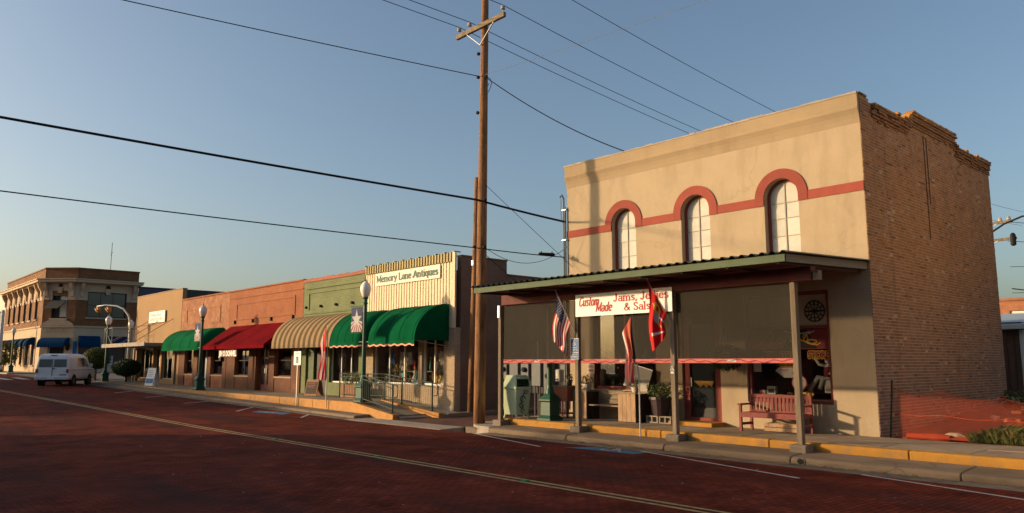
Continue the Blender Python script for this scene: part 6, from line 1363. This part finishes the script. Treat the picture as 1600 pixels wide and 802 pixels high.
rl = thing('fence_roll', 'loose roll of orange mesh lying by the sidewalk', 'fence roll', (-6.55, 18.22, .05), R(4)); mb = MB(); mb.M = Matrix.Rotation(R(90), 4, 'Y'); mb.lathe([(.03, -.42), (.075, -.4), (.07, 0), (.085, .2), (.06, .45), (.02, .5)], n=10); mb.build('roll', 'netting', rl); mb = MB(); mb.face(((.3, -.1, -.02), (1.3, -.14, -.05), (1.4, .1, .02), (.4, .12, .05))); mb.build('loose_end', 'netting', rl)
def rock(label, loc, s):
    t = bmesh.new(); bmesh.ops.create_icosphere(t, subdivisions=2, radius=1)
    for v in t.verts: v.co *= random.uniform(.75, 1.15)
    me = bpy.data.meshes.new('rock'); t.to_mesh(me); t.free(); me.materials.append(MT['rock']); o = bpy.data.objects.new('rock', me); COL.objects.link(o); o.location = loc; o.scale = s; tag(o, label, 'rock', 'rocks in the dirt lot')
rock('pale broken rock at the sidewalk edge by the fence roll', (-6.05, 18.42, .06), (.26, .14, .10)); rock('small pale rock on the dirt mound', (-5.7, 19.9, .42), (.1, .09, .07)); rock('small rock beside the broken pale rock', (-6.32, 18.38, .04), (.1, .08, .06))
for j, (x0, x1, lab) in enumerate(((-5.75, -5.0, 'green weeds at the left of the sidewalk edge'), (-5.0, -3.2, 'thick green weeds at the right picture edge'))):
    t = thing('weed_patch', lab, 'weeds', ((x0 + x1) / 2, 18.42, 0)); mb = MB(); w_ = (x1 - x0) / 2
    for k in range(150 if j == 0 else 420):
        x = random.uniform(-w_, w_); y = random.uniform(-.4, .35); hgt = random.uniform(.12, .32) * (1 + .3 * math.sin(x * 5))
        for q in range(9): a = random.random() * 6.28; l_ = hgt * random.uniform(.5, 1.1); s_ = .014; mb.face([(x, y, 0), (x + l_ * .4 * math.cos(a) - s_, y + l_ * .4 * math.sin(a), l_ * .8), (x + l_ * .75 * math.cos(a), y + l_ * .75 * math.sin(a), l_), (x + l_ * .4 * math.cos(a) + s_, y + l_ * .4 * math.sin(a) + s_, l_ * .75)], random.choice((0, 1, 1, 2)))
    mb.build('foliage', ['leaf', 'leaf_lt', 'leaf_straw'], t)
mb = MB(); t = thing('dark_shrub', 'small dark shrub on the dirt mound', 'shrub', (-5.45, 20.6, .6)); mb.leaves((0, 0, .2), (.35, .35, .25), 220, .09); mb.build('foliage', 'leaf_dk', t); mb = MB(); mb.tube([(0, 0, -.1), (0, 0, .2)], .02, 5); mb.build('stem', 'brownitem', t)
bp_ = thing('brick_pile', 'heap of loose orange bricks at the right picture edge', 'bricks', (-4.75, 19.7, .35))
for k in range(46):
    mb = MB(); r_ = k // 12; mb.M = Matrix.Translation((random.uniform(-.7, .9) * (1 - .15 * r_), random.uniform(-.4, .5) * (1 - .15 * r_), .05 + r_ * .085)) @ Matrix.Rotation(random.uniform(0, 3), 4, 'Z') @ Matrix.Rotation(random.uniform(-.3, .3), 4, 'X'); mb.box(-.1, .1, -.05, .05, -.03, .035); mb.build('brick', 'terracotta', bp_)
sd_ = thing('metal_shed', 'dark brown metal shed with pale eave behind the brick flank', 'shed', (0, 0, 0))
mb = MB(); mb.box(-16, -8.35, 33.0, 40, .3, 3.15); mb.build('wall', 'shed_brown', sd_); mb = MB(); mb.extr([(32.6, 2.88), (32.6, 3.05), (41, 3.9), (41, 3.7)], -16.3, -7.95); mb.build('roof', 'eave_blue', sd_)
mb = MB(); x = -15.9
while x < -8.4: mb.box(x, x + .04, 32.97, 32.999, .35, 2.85); x += .25
mb.build('ribs', 'shed_brown', sd_, kind='stuff'); B(-9.9, -9.55, 32.94, 32.968, .7, 1.7).build('dark_panel', 'black', sd_); B(-8.4, -8.28, 32.93, 33.05, .3, 2.85).build('corner_pipe', 'eave_blue', sd_)
fb = thing('far_brick_building', 'orange brick building with white window behind the metal shed', 'building', (0, 0, 0)); mb = MB(); mb.wall(-30, -8, .2, 5.55, [(-14.7, -13.1, 2.9, 4.9), (-18.5, -17, 2.9, 4.9)], 56, 56.3); mb.build('wall', 'brick_far', fb); B(-30.1, -7.9, 55.9, 66, 5.551, 5.7).build('coping', 'brick_far', fb); B(-30, -29.7, 56.31, 66, .2, 5.5).build('wall', 'brick_far', fb); B(-8.3, -8, 56.31, 66, .2, 5.5).build('wall', 'brick_far', fb)
for a, b in ((-14.7, -13.1), (-18.5, -17)): f = B(a, b, 56.12, 56.2, 2.9, 4.9).build('window', 'white_paint', fb); B(a + .1, b - .1, 56.1, 56.119, 3.9, 4.8).build('pane', 'window_white', f)
for x, y, la in ((-8.9, 31.5, 'green steel stake behind the far end of the brick flank'), (-6.75, 29.3, 'green steel stake at the right picture edge')): mb = MB(); mb.bar((0, 0, -.1), (.02, 0, 1.45), .045, .03); mb.bar((.02, 0, -.1), (.04, 0, 1.45), .012, .06); o = tag(mb.build('steel_stake', 'rail_green'), la, 'stake'); o.location = (x, y, .45)
rp = thing('rear_utility_pole', 'utility pole with crossarms half hidden behind the brick flank', 'utility pole', (-11.9, 40.5, .3)); mb = MB(); mb.tube([(0, 0, 0), (.1, 0, 9.3)], [.17, .12], 10); mb.build('shaft', 'pole_wood', rp)
for z, a, b in ((7.75, 0, 1.75), (6.95, 0, 1.85)): mb = MB(); mb.bar((-1.2, -.15, z), (b, -.15, z + .06), .1, .12); mb.build('crossarm', 'post_wood', rp); mb = MB(); mb.bar((.1, -.2, z - .55), (1.1, -.2, z), .03); mb.build('brace', 'steel', rp)
for x, z in ((1.6, 7.86), (1.25, 7.84), (1.7, 7.05)): mb = MB(); mb.lathe([(.03, 0), (.09, .03), (.09, .1), (.06, .12), (.08, .15), (.03, .2)], (x, -.15, z), 8); mb.build('insulator', 'board_grey', rp)
mb = MB(); mb.lathe([(.05, -.3), (.12, -.25), (.12, .2), (.06, .3)], (1.72, -.2, 6.95), 8); mb.build('cutout', 'black', rp); mb = MB(); mb.tube([(0.1, -.2, 6.9), (1.4, -.2, 7.7), (2.2, -.3, 7.95), (2.75, -.4, 7.85), (3.0, -.4, 7.3)], .045, 6); mb.build('drooping_lead', 'black', rp)
for j, (z, z1, x1, la) in enumerate(((8.1, 6.0, 4, 'upper'), (7.2, 5.2, 5, 'second'), (6.0, 5.6, 6, 'third'), (5.0, 2.4, 5, 'fourth'), (4.8, 4.7, 6, 'lowest'))): wire('thin wire at the right sky edge, %s of five' % la, [(-10.4, 40.3, z), (x1, 46 - 2 * j, z1)], .014 if j != 3 else .03, .15)

# ================================================================== ACROSS THE STREET (behind the camera, they shade the road)
for k, (x0, x1, h, la) in enumerate(((-35.3, 30, 4.95, 'long low brick shop row across the street behind the camera'), (-62, -50.6, 5.2, 'low brick shop across the street left of the gap'), (-94, -62.1, 7.0, 'two storey brick block across the street at the far left'))):
    t = thing('opposite_shop', la, 'building'); mb = MB(); x = x0 + 1; hs = []
    while x < x1 - 2.5: hs.append((x, x + 2.0, .6, 2.6)); x += 3.2
    mb.M = Matrix(((-1, 0, 0, x0 + x1), (0, -1, 0, -6), (0, 0, 1, 0), (0, 0, 0, 1))); mb.wall(x0, x1, -.3, h, hs, 0, .3); mb.build('wall', 'brick_orange', t)
    B(x0, x1, -14, -9, -.3, h - .3).build('rear_block', 'opp_wall', t); B(x0, x1, -9, -6.31, h - .5, h - .35).build('roof', 'grey_trim', t); B(x0 - .05, x1 + .05 if k != 2 else x1, -6.32, -5.94, h + .002, h + .12).build('coping', 'concrete', t)
    for a, b, c, d in hs: B(x0 + x1 - b, x0 + x1 - a, -6.16, -6.12, c, d).build('window', 'glass_solid', t)

nb = thing('bounce_building', 'added unseen cream building right of the dirt lot, bounces light onto the flank', 'building')  # added out of view: its sunlit face bounces warm light onto the brick flank
mb = MB(); mb.M = Matrix(((0, 1, 0, -2.2), (-1, 0, 0, 30), (0, 0, 1, 0), (0, 0, 0, 1))); hs = [(k * 2.9 + 1.2, k * 2.9 + 2.3, 4.9, 6.7) for k in range(4)]; mb.wall(0, 12, -.3, 8.5, hs, 0, .3); mb.build('wall', 'cream_paint', nb)
B(-1.89, 12, 18, 18.3, -.3, 8.5).build('wall', 'cream_paint', nb); B(-1.89, 12, 29.7, 30, -.3, 8.5).build('wall', 'cream_paint', nb); B(-1.89, 12, 18.3, 29.7, 7.8, 7.9).build('roof', 'grey_trim', nb); B(-2.28, 12.1, 17.9, 30.1, 8.501, 8.65).build('coping', 'concrete', nb)
for a, b, c, d in hs: f = B(-2.08, -2.02, 30 - b, 30 - a, c, d).build('window', 'white_paint', nb); B(-2.10, -2.081, 30.08 - b, 29.92 - a, c + .08, d - .08).build('pane', 'glass_solid', f)

# storm drain mouth in the kerb
dr = thing('kerb_drain', 'small black drain hole in the kerb before the right porch post', 'drain', (-7.67, 14.715, -.29)); mb = MB(); mb.prism(arc(0, 0, .075, .06, 0, 360, 14)[:-1], -.012, .01); mb.build('hole', 'black', dr); mb = MB(); mb.ribbon(arc(0, 0, .08, .065, 0, 360, 16), .018, -.014); mb.build('rim', 'concrete_dk', dr)

# dirt and dry leaves gathered in the gutters
random.seed(77); mb = MB()
for _ in range(900):
    x = random.uniform(-17, 0) if random.random() < .7 else random.uniform(-45, -24.8); y = 14.71 - abs(random.gauss(0, .12)); s_ = random.uniform(.006, .028); a = random.random() * 6.28
    z = zr(x) + .022; mb.face([(x + s_ * math.cos(a + q * 1.57) * (1.6 if q % 2 else 1), y + s_ * math.sin(a + q * 1.57), z + random.random() * .02) for q in range(4)], random.choice((0, 1, 1, 2)))
mb.build('gutter_debris', ['brownitem', 'dirt', 'leaf_straw'], apron, kind='stuff')
